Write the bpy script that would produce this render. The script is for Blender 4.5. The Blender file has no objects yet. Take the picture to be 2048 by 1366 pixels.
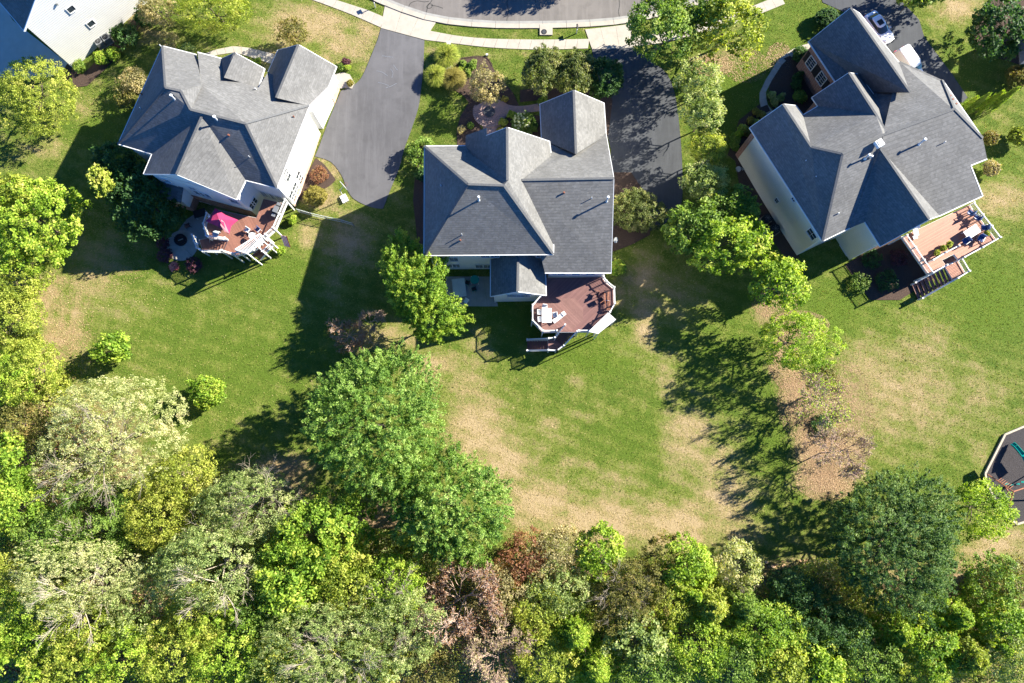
import bpy, bmesh, math, random
import numpy as np
from mathutils import Vector, Matrix
random.seed(7); RNG = np.random.default_rng(11)
sc = bpy.context.scene
# ---------------------------------------------------------------- camera, sky, sun, exposure
F, TILT, CH = 1450.0, math.radians(8.7), 88.0
cd = bpy.data.cameras.new('camera'); cam = bpy.data.objects.new('camera', cd)
sc.collection.objects.link(cam); sc.camera = cam
cam.location = (0, 0, CH); cam.rotation_euler = (TILT, 0, 0)
cd.sensor_width = 36; cd.lens = 36*F/2048; cd.clip_end = 2000; cd.clip_start = .5
SUN_EL = math.radians(28); SUN_AZ = math.atan2(.42, .907)
sunv = Vector((math.cos(SUN_EL)*math.cos(SUN_AZ), math.cos(SUN_EL)*math.sin(SUN_AZ), math.sin(SUN_EL)))
w = bpy.data.worlds.new('World'); sc.world = w; w.use_nodes = True
nt = w.node_tree; bg = nt.nodes['Background']
sky = nt.nodes.new('ShaderNodeTexSky'); sky.sky_type = 'NISHITA'; sky.sun_disc = False
sky.sun_elevation = SUN_EL; sky.sun_rotation = math.pi/2 - SUN_AZ; sky.ozone_density = 8.0; sky.air_density = 0.4; sky.dust_density = 0.0
tint = nt.nodes.new('ShaderNodeMix'); tint.data_type = 'RGBA'; tint.blend_type = 'MULTIPLY'; tint.inputs[0].default_value = 1
tint.inputs[7].default_value = (.58, 1.0, 1.16, 1)      # the whole sky a little bluer, as the deep blue shade in the photograph
nt.links.new(sky.outputs[0], tint.inputs[6]); nt.links.new(tint.outputs[2], bg.inputs[0]); bg.inputs[1].default_value = 0.092
sl = bpy.data.lights.new('sun', 'SUN'); so = bpy.data.objects.new('sun', sl); sc.collection.objects.link(so)
sl.energy = 4.8; sl.angle = math.radians(.5); sl.color = (1, .94, .80)
so.rotation_euler = sunv.to_track_quat('Z', 'Y').to_euler(); so.location = (60, 40, 60)
sc.view_settings.view_transform = 'Standard'; sc.view_settings.look = 'None'
sc.view_settings.gamma = 1; sc.view_settings.exposure = 2.0
sc.render.engine = 'CYCLES'; sc.cycles.max_bounces = 6; sc.cycles.diffuse_bounces = 3

# ---------------------------------------------------------------- pixel <-> place helpers
def smooth(a, b, x):
    t = min(1, max(0, (x-a)/(b-a))); return t*t*(3-2*t)
ROADC = (2.0, 132.0)
def gz(x, y):
    d = math.hypot(x-ROADC[0], y-ROADC[1]) - 78
    return 1.9*(1-smooth(6, 29, d))
def P(px, py, z):
    u = (px-1024)/F; v = -(py-683)/F
    k = (CH-z)/(math.cos(TILT)-v*math.sin(TILT))
    return Vector((u*k, (v*math.cos(TILT)+math.sin(TILT))*k, z))
def G(px, py, dz=0.0):
    z = 0
    for i in range(8):
        p = P(px, py, z+dz); z = gz(p.x, p.y)
    return P(px, py, z+dz)

# ---------------------------------------------------------------- object helpers
COL = sc.collection
def link(name, me, mat=None, parent=None, loc=None, kind=None):
    o = bpy.data.objects.new(name, me); COL.objects.link(o)
    if mat is not None and me is not None and len(me.materials) == 0: me.materials.append(mat)
    if parent is not None: o.parent = parent
    if loc is not None: o.location = loc
    if kind: o['kind'] = kind
    return o
def empty(name, loc, label, cat, group=None, rz=0):
    o = bpy.data.objects.new(name, None); COL.objects.link(o)
    o.location = loc; o.rotation_euler = (0, 0, rz); o['label'] = label; o['category'] = cat
    if group: o['group'] = group
    o.empty_display_size = .5
    return o
def tag(o, label, cat, group=None):
    o['label'] = label; o['category'] = cat
    if group: o['group'] = group
    return o
def world_child(name, me, mat, parent, kind=None):
    """mesh in world coordinates, parented without moving"""
    o = link(name, me, mat, parent, kind=kind)
    o.matrix_parent_inverse = Matrix.Translation(-parent.location) if parent is not None else Matrix()
    return o
class MB:
    def __init__(s): s.v = []; s.f = []
    def add(s, vs, fs):
        n = len(s.v); s.v += [tuple(a) for a in vs]; s.f += [tuple(i+n for i in q) for q in fs]; return s
    def box(s, c, sz, rz=0, rot=None):
        cx, cy, cz = c; hx, hy, hz = sz[0]/2, sz[1]/2, sz[2]/2
        R = rot if rot is not None else Matrix.Rotation(rz, 3, 'Z')
        vs = [Vector((cx, cy, cz)) + R @ Vector((x*hx, y*hy, z*hz)) for x in (-1, 1) for y in (-1, 1) for z in (-1, 1)]
        return s.add(vs, [(0,1,3,2),(4,6,7,5),(0,4,5,1),(2,3,7,6),(0,2,6,4),(1,5,7,3)])
    def bar(s, a, b, w, h, off=0):
        a = Vector(a); b = Vector(b); d = (b-a)
        if d.length < 1e-5: return s
        d.normalize()
        up = Vector((0,0,1)) if abs(d.z) < .95 else Vector((1,0,0))
        sx = d.cross(up).normalized(); uz = sx.cross(d).normalized()
        vs = []
        for p in (a, b):
            for i, j in ((-1,-1),(1,-1),(1,1),(-1,1)):
                vs.append(p + sx*(i*w/2) + uz*(j*h/2+off))
        return s.add(vs, [(3,2,1,0),(4,5,6,7),(0,1,5,4),(1,2,6,5),(2,3,7,6),(3,0,4,7)])
    def tube(s, a, b, r0, r1, n=8, cap=True):
        a = Vector(a); b = Vector(b); d = (b-a).normalized()
        up = Vector((0,0,1)) if abs(d.z) < .9 else Vector((1,0,0))
        sx = d.cross(up).normalized(); uz = sx.cross(d)
        vs = [p + (sx*math.cos(2*math.pi*i/n)+uz*math.sin(2*math.pi*i/n))*r for p, r in ((a, r0), (b, r1)) for i in range(n)]
        fs = [(i, (i+1) % n, n+(i+1) % n, n+i) for i in range(n)]
        if cap: fs += [tuple(range(n-1, -1, -1)), tuple(range(n, 2*n))]
        return s.add(vs, fs)
    def prism(s, poly, z0, z1):
        n = len(poly)
        ar = sum(poly[i][0]*poly[(i+1) % n][1]-poly[(i+1) % n][0]*poly[i][1] for i in range(n))
        if ar < 0: poly = poly[::-1]
        z0s = z0 if isinstance(z0, (list, tuple)) else [z0]*n
        vs = [(p[0], p[1], z) for p, z in zip(poly, z0s)] + [(p[0], p[1], z1) for p in poly]
        return s.add(vs, [tuple(range(n-1, -1, -1)), tuple(range(n, 2*n))] + [(i, (i+1) % n, n+(i+1) % n, n+i) for i in range(n)])
    def mesh(s, name, smooth=False):
        me = bpy.data.meshes.new(name); me.from_pydata(s.v, [], s.f); me.update()
        if smooth: me.polygons.foreach_set('use_smooth', [True]*len(me.polygons))
        return me
    def obj(s, name, mat, parent=None, kind=None, smooth=False):
        return world_child(name, s.mesh(name, smooth), mat, parent, kind) if parent is not None else link(name, s.mesh(name, smooth), mat, None, kind=kind)
def inset(poly, d):
    """move every side of a plan polygon inwards by d (list of (x,y))"""
    n = len(poly); pts = [Vector((p[0], p[1])) for p in poly]
    ar = sum(pts[i].x*pts[(i+1) % n].y-pts[(i+1) % n].x*pts[i].y for i in range(n))
    if ar < 0: pts = pts[::-1]
    out = []
    for i in range(n):
        a, b, c = pts[i-1], pts[i], pts[(i+1) % n]
        d1 = (b-a).normalized(); d2 = (c-b).normalized()
        n1 = Vector((-d1.y, d1.x)); n2 = Vector((-d2.y, d2.x))
        k = max(.35, 1+n1.dot(n2))
        out.append(b + (n1+n2)*(d/k))
    return [(p.x, p.y) for p in out]

# ---------------------------------------------------------------- materials
def newmat(name, rough=.8, spec=.3):
    m = bpy.data.materials.new(name); m.use_nodes = True
    b = m.node_tree.nodes['Principled BSDF']; b.inputs['Roughness'].default_value = rough
    b.inputs['Specular IOR Level'].default_value = spec
    return m, m.node_tree, b
def N(nt, t, **kw):
    n = nt.nodes.new(t)
    for k, v in kw.items():
        if k in n.inputs.keys(): n.inputs[k].default_value = v
        else: setattr(n, k, v)
    return n
def L(nt, a, b): nt.links.new(a, b)
def c4(c): return (c[0], c[1], c[2], 1)
def mix(nt, fac, a, b, mode='MIX'):
    n = nt.nodes.new('ShaderNodeMix'); n.data_type = 'RGBA'; n.blend_type = mode
    for i, x in ((0, fac), (6, a), (7, b)):
        if isinstance(x, (int, float)): n.inputs[i].default_value = x
        elif isinstance(x, tuple): n.inputs[i].default_value = c4(x)
        else: L(nt, x, n.inputs[i])
    return n.outputs[2]
def noise(nt, scale, detail=4, rough=.6, vec=None, out='Fac'):
    n = N(nt, 'ShaderNodeTexNoise', Scale=scale, Detail=detail, Roughness=rough)
    if vec is not None: L(nt, vec, n.inputs['Vector'])
    return n.outputs[out]
def ramp(nt, fac, stops):
    n = nt.nodes.new('ShaderNodeValToRGB'); e = n.color_ramp.elements
    while len(e) < len(stops): e.new(.5)
    for k, (p, c) in zip(e, stops): k.position = p; k.color = c4(c) if len(c) == 3 else c
    L(nt, fac, n.inputs[0]); return n.outputs[0]
def math_(nt, op, a, b=0.0, clamp=False):
    n = nt.nodes.new('ShaderNodeMath'); n.operation = op; n.use_clamp = clamp
    for i, x in ((0, a), (1, b)):
        if isinstance(x, (int, float)): n.inputs[i].default_value = x
        else: L(nt, x, n.inputs[i])
    return n.outputs[0]
def bump(nt, b, h, dist=.02, strength=.6):
    n = nt.nodes.new('ShaderNodeBump'); n.inputs['Distance'].default_value = dist; n.inputs['Strength'].default_value = strength
    L(nt, h, n.inputs['Height']); L(nt, n.outputs[0], b.inputs['Normal'])
def wpos(nt): return nt.nodes.new('ShaderNodeNewGeometry').outputs['Position']
def sepxyz(nt, v):
    n = nt.nodes.new('ShaderNodeSeparateXYZ'); L(nt, v, n.inputs[0]); return n.outputs
def plain(name, c, rough=.7, var=.12, scale=3.0, spec=.3, bmp=0, metal=0):
    m, nt, b = newmat(name, rough, spec); pos = wpos(nt)
    f = noise(nt, scale, 5, .65, pos)
    lo = tuple(x*(1-var) for x in c); hi = tuple(min(1, x*(1+var)) for x in c)
    L(nt, ramp(nt, f, [(.25, lo), (.75, hi)]), b.inputs['Base Color']); b.inputs['Metallic'].default_value = metal
    if bmp: bump(nt, b, noise(nt, scale*12, 3, .6, pos), bmp)
    return m
M = {}
def shingle(name, c, tone=1.0):
    m, nt, b = newmat(name, .9, .2); pos = wpos(nt); x, y, z = sepxyz(nt, pos)
    row = math_(nt, 'FRACT', math_(nt, 'MULTIPLY', z, 1/.15))
    rid = math_(nt, 'FLOOR', math_(nt, 'MULTIPLY', z, 1/.15))
    # tabs: coarse cells shifted per course
    cv = nt.nodes.new('ShaderNodeCombineXYZ'); L(nt, math_(nt, 'ADD', x, math_(nt, 'MULTIPLY', rid, 3.7)), cv.inputs[0]); L(nt, math_(nt, 'ADD', y, math_(nt, 'MULTIPLY', rid, 1.3)), cv.inputs[1]); L(nt, rid, cv.inputs[2])
    vo = N(nt, 'ShaderNodeTexVoronoi', Scale=3.2); L(nt, cv.outputs[0], vo.inputs['Vector'])
    tab = sepxyz(nt, vo.outputs['Color'])[0]
    sp = noise(nt, 9, 3, .7, pos)
    big = noise(nt, .35, 4, .6, pos)
    v = math_(nt, 'ADD', math_(nt, 'MULTIPLY', tab, .34), math_(nt, 'ADD', math_(nt, 'MULTIPLY', sp, .40), math_(nt, 'MULTIPLY', big, .70)))
    col = ramp(nt, v, [(.35, tuple(k*.72 for k in c)), (.72, c), (1.0, tuple(k*1.3 for k in c))])
    edge = ramp(nt, row, [(0, (.72,.72,.72)), (.22, (1,1,1)), (1, (1,1,1))])
    stn = noise(nt, .9, 6, .75, pos)
    col = mix(nt, ramp(nt, stn, [(.52, (0,0,0)), (.72, (.5,.5,.5))]), col, tuple(k*.72 for k in c))
    L(nt, mix(nt, 1.0, col, edge, 'MULTIPLY'), b.inputs['Base Color'])
    h = math_(nt, 'ADD', math_(nt, 'MULTIPLY', math_(nt, 'SUBTRACT', 1.0, row), .8), math_(nt, 'MULTIPLY', tab, .6))
    bump(nt, b, h, .012, .35)
    return m
M['shingle'] = shingle('charcoal_shingle', (.128, .127, .126))
M['shingle_b'] = shingle('grey_shingle', (.138, .136, .131))
M['ridge'] = plain('ridge_shingle', (.10, .102, .105), .9, .3, 8)
def siding(name, c, step=.18):
    m, nt, b = newmat(name, .6, .3); pos = wpos(nt); x, y, z = sepxyz(nt, pos)
    fr = math_(nt, 'FRACT', math_(nt, 'MULTIPLY', z, 1/step))
    e = ramp(nt, fr, [(0, (.5,.5,.5)), (.2, (1,1,1)), (1, (1,1,1))])
    n = noise(nt, .5, 4, .6, pos)
    col = ramp(nt, n, [(.3, tuple(k*.93 for k in c)), (.7, c)])
    L(nt, mix(nt, 1.0, col, e, 'MULTIPLY'), b.inputs['Base Color'])
    bump(nt, b, math_(nt, 'SUBTRACT', 1.0, fr), .02, .6)
    return m
M['siding'] = siding('white_lap_siding', (.70, .695, .67))
M['siding_tan'] = siding('cream_lap_siding', (.66, .63, .54))
M['siding_wide'] = siding('pale_grey_lap_siding', (.60, .595, .57), .3)
def brickmat(name, c1, c2, mort, scale=1.0):
    m, nt, b = newmat(name, .9, .2)
    pos = wpos(nt); x, y, z = sepxyz(nt, pos)
    cv = nt.nodes.new('ShaderNodeCombineXYZ'); L(nt, math_(nt, 'ADD', x, y), cv.inputs[0]); L(nt, z, cv.inputs[1])
    br = N(nt, 'ShaderNodeTexBrick', Scale=1.0, Color1=c4(c1), Color2=c4(c2), Mortar=c4(mort)); L(nt, cv.outputs[0], br.inputs['Vector'])
    br.inputs['Brick Width'].default_value = .24*scale; br.inputs['Row Height'].default_value = .08*scale; br.inputs['Mortar Size'].default_value = .012
    n = noise(nt, 3, 5, .6, pos)
    L(nt, mix(nt, 1.0, br.outputs[0], ramp(nt, n, [(.3, (.8,.8,.8)), (.7, (1.1,1.1,1.1))]), 'MULTIPLY'), b.inputs['Base Color'])
    bump(nt, b, br.outputs['Fac'], -.01)
    return m
M['brick'] = brickmat('red_brown_brick', (.33, .13, .08), (.24, .09, .06), (.35, .3, .26))
M['brick_pale'] = brickmat('salmon_brick', (.55, .33, .22), (.45, .27, .18), (.5, .45, .4))
M['white'] = plain('white_vinyl_trim', (.64, .64, .63), .5, .05, 2)
M['glass'] = plain('dark_window_glass', (.03, .04, .05), .08, .3, 1, .6)
M['concrete'] = plain('pale_concrete', (.37, .335, .285), .9, .14, 1.3, .2, .004)
M['patio_pale'] = plain('pale_sealed_patio', (.52, .47, .40), .9, .08, 1.1, .2, .004)
M['concrete2'] = plain('grey_concrete', (.27, .265, .25), .9, .16, 1.1, .2, .004)
M['conc_dirty'] = plain('weathered_pad_concrete', (.32, .27, .21), .9, .3, 2.5, .2, .004)
M['joint'] = plain('joint_sand', (.22, .19, .15), 1, .3, 5)
def asphalt(name, c, scuff=.0):
    m, nt, b = newmat(name, .9, .25); pos = wpos(nt)
    a = noise(nt, .25, 5, .6, pos); g = noise(nt, 14, 4, .8, pos)
    v = math_(nt, 'ADD', math_(nt, 'MULTIPLY', a, .6), math_(nt, 'MULTIPLY', g, .4))
    col = ramp(nt, v, [(.3, tuple(k*.72 for k in c)), (.7, tuple(k*1.22 for k in c))])
    st = noise(nt, .9, 3, .5, pos)
    col = mix(nt, ramp(nt, st, [(.54, (0,0,0)), (.70, (.45,.45,.45))]), col, tuple(k*.7 for k in c))
    mp = nt.nodes.new('ShaderNodeMapping'); mp.inputs['Scale'].default_value = (1.6, .12, 1); L(nt, pos, mp.inputs[0])
    tr = noise(nt, 1.0, 5, .7, mp.outputs[0])
    col = mix(nt, ramp(nt, tr, [(.48, (0,0,0)), (.68, (.5,.5,.5))]), col, tuple(min(1, k*1.35) for k in c))
    L(nt, col, b.inputs['Base Color']); bump(nt, b, g, .006)
    return m
M['road'] = asphalt('worn_road_asphalt', (.150, .137, .128))
M['drive'] = asphalt('driveway_asphalt', (.108, .106, .112))
M['drive2'] = asphalt('smooth_driveway_asphalt', (.062, .066, .074))
M['tar'] = plain('crack_sealant_tar', (.05, .048, .045), .6, .1)
M['mulch'] = plain('brown_mulch', (.075, .052, .042), 1, .5, 14, .1, .05)
M['rubber'] = plain('dark_rubber_mulch', (.055, .05, .052), 1, .45, 12, .1, .04)
def boards(name, c, ang, step=.14):
    m, nt, b = newmat(name, .6, .35); pos = wpos(nt); x, y, z = sepxyz(nt, pos)
    t = math_(nt, 'ADD', math_(nt, 'MULTIPLY', x, math.cos(ang)), math_(nt, 'MULTIPLY', y, math.sin(ang)))
    s = math_(nt, 'MULTIPLY', t, 1/step); fr = math_(nt, 'FRACT', s); idn = math_(nt, 'FLOOR', s)
    wn = nt.nodes.new('ShaderNodeTexWhiteNoise'); wn.noise_dimensions = '1D'; L(nt, idn, wn.inputs['W'])
    n = noise(nt, 1.2, 4, .6, pos)
    v = math_(nt, 'ADD', math_(nt, 'MULTIPLY', wn.outputs[0], .5), math_(nt, 'MULTIPLY', n, .5))
    col = ramp(nt, v, [(.2, tuple(k*.82 for k in c)), (.8, tuple(k*1.15 for k in c))])
    e = ramp(nt, fr, [(0, (.45,.45,.45)), (.09, (1,1,1)), (1, (1,1,1))])
    L(nt, mix(nt, 1.0, col, e, 'MULTIPLY'), b.inputs['Base Color'])
    bump(nt, b, math_(nt, 'GREATER_THAN', fr, .07), .01)
    return m
M['deckL'] = boards('brown_composite_boards', (.215, .10, .072), math.radians(30))
M['deckC'] = boards('mauve_brown_composite_boards', (.165, .082, .075), math.radians(135))
M['deckC2'] = boards('mauve_boards_other_way', (.185, .095, .082), math.radians(45))
M['deckR'] = boards('orange_tan_deck_boards', (.36, .165, .11), math.radians(29+90))
M['tread'] = plain('dark_brown_tread', (.12, .06, .055), .6, .15)
M['treadR'] = plain('brown_tread', (.20, .10, .08), .6, .15)
M['black'] = plain('black_metal', (.02, .02, .022), .5, .2)
M['grey'] = plain('grey_metal', (.30, .31, .32), .45, .1, 3, .5, 0, .6)
M['lead'] = plain('pale_vent_metal', (.6, .62, .64), .4, .1, 3, .5, 0, .3)
M['rust'] = plain('rust_brown_pipe_boot', (.22, .08, .05), .7, .2)
M['pink'] = plain('magenta_canvas', (.33, .03, .10), .85, .2, 2)
M['pink_pale'] = plain('sunlit_pink_canvas', (.62, .26, .27), .85, .08, 2)  # same canvas as the magenta, with sunlight painted into the colour
M['navy'] = plain('navy_cushion', (.05, .09, .22), .8, .15)
M['cushion'] = plain('pale_cushion', (.65, .66, .66), .8, .1)
M['wood'] = plain('red_cedar_timber', (.33, .14, .08), .8, .25, 5)
M['timber'] = plain('pale_timber_edging', (.42, .36, .28), .85, .2, 5)
M['teal'] = plain('teal_plastic', (.0, .22, .18), .3, .05, 2, .5)
M['paint'] = plain('white_car_paint', (.78, .79, .80), .18, .02, 1, .6)
M['tyre'] = plain('black_tyre_rubber', (.02, .02, .02), .8)
M['red'] = plain('red_print', (.5, .03, .05), .8)
M['bark'] = plain('grey_brown_bark', (.13, .10, .08), .95, .3, 6, .1, .02)
M['bark_pale'] = plain('pale_grey_bark', (.42, .36, .29), .95, .2, 6, .1, .01)
M['bark_dark'] = plain('dark_bark', (.06, .05, .045), .95, .3, 6, .1, .02)
M['twig'] = plain('pinkish_brown_twigs', (.40, .29, .22), .95, .25, 1)
M['twig_grey'] = plain('grey_twigs', (.27, .23, .18), .95, .25, 1)
M['slate'] = plain('pale_blue_stone', (.42, .46, .46), .8, .1)
M['glow'] = plain('white_globe_glass', (.85, .85, .85), .3, .02)
def paver(name, c1, c2):
    m, nt, b = newmat(name, .9, .2); pos = wpos(nt)
    br = N(nt, 'ShaderNodeTexVoronoi', Scale=4.5); L(nt, pos, br.inputs['Vector'])
    col = mix(nt, sepxyz(nt, br.outputs['Color'])[0], c1, c2)
    L(nt, col, b.inputs['Base Color']); bump(nt, b, br.outputs['Distance'], -.02)
    return m
M['paver'] = paver('pink_grey_pavers', (.36, .24, .21), (.26, .20, .19))
def leafmat(name, cols, trans=.42, rough=.55, spec=.25):
    m = bpy.data.materials.new(name); m.use_nodes = True; nt = m.node_tree
    b = nt.nodes['Principled BSDF']; out = nt.nodes['Material Output']
    b.inputs['Roughness'].default_value = rough; b.inputs['Specular IOR Level'].default_value = spec
    g = nt.nodes.new('ShaderNodeNewGeometry'); at = nt.nodes.new('ShaderNodeAttribute'); at.attribute_name = 'tint'
    v = math_(nt, 'ADD', math_(nt, 'MULTIPLY', g.outputs['Random Per Island'], .36), math_(nt, 'MULTIPLY', at.outputs['Fac'], .64))
    n = len(cols); col = ramp(nt, v, [(.12+.76*i/(n-1), c) for i, c in enumerate(cols)])
    L(nt, col, b.inputs['Base Color'])
    tr = nt.nodes.new('ShaderNodeBsdfTranslucent')
    L(nt, mix(nt, 1.0, col, (1.25, 1.3, .4), 'MULTIPLY'), tr.inputs[0])
    ms = nt.nodes.new('ShaderNodeMixShader'); ms.inputs[0].default_value = trans
    L(nt, b.outputs[0], ms.inputs[1]); L(nt, tr.outputs[0], ms.inputs[2]); L(nt, ms.outputs[0], out.inputs[0])
    return m
LM = {
 'yellowgreen': leafmat('yellow_green_leaves', [(0.091,0.137,0.016), (0.245,0.308,0.038), (0.422,0.467,0.074), (0.547,0.502,0.137)]),
 'lime':  leafmat('lime_leaves', [(0.091,0.171,0.014), (0.217,0.342,0.028), (0.399,0.513,0.063), (0.547,0.547,0.125)]),
 'green': leafmat('mid_green_leaves', [(0.051,0.108,0.017), (0.137,0.228,0.034), (0.251,0.365,0.068), (0.365,0.410,0.114)]),
 'pine':  leafmat('blue_green_leaves', [(.05,.115,.018), (.135,.25,.038), (.265,.40,.08), (.42,.53,.16)]),
 'pinedark': leafmat('deep_blue_green_leaves', [(.03,.075,.022), (.075,.15,.038), (.145,.23,.062), (.26,.35,.12)]),
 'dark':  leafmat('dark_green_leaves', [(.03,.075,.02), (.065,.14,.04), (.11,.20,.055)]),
 'bright': leafmat('bright_green_leaves', [(0.068,0.142,0.014), (0.171,0.296,0.028), (0.331,0.456,0.057), (0.456,0.479,0.080)]),
 'olive': leafmat('olive_leaves', [(.07,.075,.02), (.16,.16,.04), (.27,.25,.07), (.30,.20,.08)]),
 'olivegreen': leafmat('olive_green_leaves', [(.05,.075,.02), (.12,.155,.04), (.22,.25,.08), (.36,.32,.15)]),
 'tan':   leafmat('tan_green_leaves', [(0.204,0.189,0.088), (0.350,0.307,0.146), (0.554,0.438,0.234)]),
 'pale':  leafmat('pale_grey_green_leaves', [(0.182,0.217,0.057), (0.388,0.433,0.160), (0.627,0.616,0.308), (0.638,0.536,0.331)]),
 'greygreen': leafmat('grey_green_leaves', [(0.103,0.148,0.034), (0.228,0.308,0.085), (0.422,0.479,0.182), (0.570,0.536,0.285)]),
 'yellow': leafmat('yellow_leaves', [(.13,.17,.02), (.27,.32,.04), (.42,.44,.08), (.44,.42,.12)]),
 'rust':  leafmat('rusty_leaves', [(0.154,0.064,0.038), (0.307,0.141,0.077), (0.384,0.282,0.102)]),
 'purple': leafmat('purple_leaves', [(0.064,0.026,0.038), (0.128,0.051,0.077), (0.205,0.090,0.102)]),
 'gold':  leafmat('golden_leaves', [(.17,.15,.03), (.30,.26,.055), (.42,.37,.11)]),
 'flower': leafmat('cream_flowers', [(0.704,0.666,0.384), (0.800,0.800,0.538), (0.800,0.800,0.768)]),
 'pinkleaf': leafmat('pink_leaves', [(0.640,0.128,0.154), (0.800,0.282,0.282), (0.800,0.448,0.384)]),
 'litter': leafmat('fallen_leaves', [(0.230,0.128,0.070), (0.384,0.243,0.141), (0.563,0.397,0.218)], .1),
 'grassblade': leafmat('grass_blades', [(0.090,0.147,0.026), (0.166,0.230,0.045), (0.333,0.307,0.115)], .3, .8, .1),
 'grassdry': leafmat('dry_grass_blades', [(0.307,0.230,0.102), (0.486,0.371,0.192), (0.640,0.512,0.307)], .3, .8, .1),
}
# ================================================================ GROUND
ST = .75
def lines(a, b, lo, hi):
    inner = list(np.arange(a, b+.01, ST)); s = 3.0; out = []
    x = a
    while x > lo: x -= s; s *= 1.5; out.append(x)
    s = 3.0; x = b; out2 = []
    while x < hi: x += s; s *= 1.5; out2.append(x)
    return out[::-1] + inner + out2
gx = lines(-75, 75, -700, 700); gy = lines(-31.5, 66, -700, 700)
def gznp(X, Y):
    d = np.hypot(X-ROADC[0], Y-ROADC[1])-78; t = np.clip((d-6)/23, 0, 1); return 1.9*(1-t*t*(3-2*t))
DRY = [(112,570,7,40,.95),(128,640,8,40,.95),(148,690,9,30,.9),(1090,850,40,14,.5),(1160,930,60,12,.45),(1180,830,50,10,.4),(1240,1000,70,16,.5),(955,860,62,70,.9),(930,770,38,50,.6),(1005,930,55,60,.9),(1075,1010,80,50,.9),(1200,1045,110,48,.95),(1350,1055,95,50,.9),(1450,1000,60,55,.8),(1290,640,26,100,.75),(1375,880,55,70,.75),(1440,930,50,40,.6),
 (1330,740,30,40,.5),(1800,790,120,95,.62),(1850,680,70,60,.5),(1730,720,60,60,.55),(2000,395,60,45,.75),(1960,790,60,60,.4),(1700,880,60,60,.55),
 (620,50,95,42,.95),(560,110,50,30,.7),(740,60,40,30,.7),(690,95,50,30,.8),(1920,15,50,30,.95),(1870,40,26,16,.4),
 (655,340,32,26,.85),(640,400,40,26,.95),(700,480,45,55,.85),(620,470,28,30,.6),(660,560,28,50,.5),(95,600,26,60,.7),(120,680,50,40,.75),(150,640,14,60,.8),(250,620,70,30,.35),(170,215,26,26,.45),(90,300,50,20,.5),(190,540,60,90,.6),
 (1350,600,70,60,.55),(1290,560,35,60,.7),(870,730,60,30,.7),(760,680,80,30,.6),(960,690,30,60,.6),(440,420,30,20,.4),(1770,540,14,12,.6),(1980,1100,60,26,.9),(2010,1080,60,30,.8),(1155,760,24,14,.5),(1100,880,36,20,.35),(1230,960,60,26,.4),(1250,700,22,20,.6),(1240,590,20,30,.6),
 (870,100,16,12,.5),(1000,110,34,8,.4),(740,120,20,30,.4),(310,70,30,20,.7),(280,35,30,30,.8),(850,640,20,40,.5),(1500,980,60,30,.5),(1480,1060,60,30,.55),(1940,100,14,40,.3),(1960,910,20,30,.5)]
LUSH = [(1980,600,120,90,.9),(1660,620,90,60,.8),(1200,720,110,40,.8),(560,560,110,45,.75),(500,720,170,100,.45),(1260,870,80,60,.45),(1480,200,60,110,.7),(1380,640,60,70,.5),(880,220,40,60,.5),(1130,85,60,16,.6),(900,75,40,10,.5),(330,640,140,60,.35),(1600,50,90,60,.6),(1950,130,50,80,.5),(1960,330,90,50,.6),(1000,640,90,60,.6),(1440,700,80,100,.5),(1540,900,50,120,.5),(1850,960,90,40,.4),(210,250,50,50,.5),(1800,640,90,40,.4)]
LIT = [(1560,720,34,60,.7),(1600,800,46,70,.9),(1640,890,60,60,1),(1650,960,70,40,.9),(1700,830,36,120,.55),(1420,130,50,24,.9),(1460,110,60,30,.5),(1530,620,30,40,.7),
 (760,1060,70,60,1),(560,950,80,50,.8),(300,1250,460,140,1),(900,1290,300,120,1),(1400,1290,420,110,1),(1800,1260,260,130,1),(1600,1170,120,60,.8),(120,950,180,160,.9),(30,650,60,130,.8),(20,1100,120,260,1),(1100,1150,150,45,.8),(1290,140,20,50,.5),(60,820,70,120,.8),(440,880,50,60,.3),(1950,1180,100,60,.9),(230,860,150,90,.45),(250,20,40,40,.6),(500,1020,160,90,.9)]
def blob(lst, X, Y):
    a = np.zeros_like(X)
    for px, py, rx, ry, k in lst:
        c = G(px, py); s = (CH-c.z)/F
        e = ((X-c.x)/(rx*s))**2 + ((Y-c.y)/(ry*s*1.03))**2
        a = np.maximum(a, k*np.exp(-(e**1.3)*.9))
    return a
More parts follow.
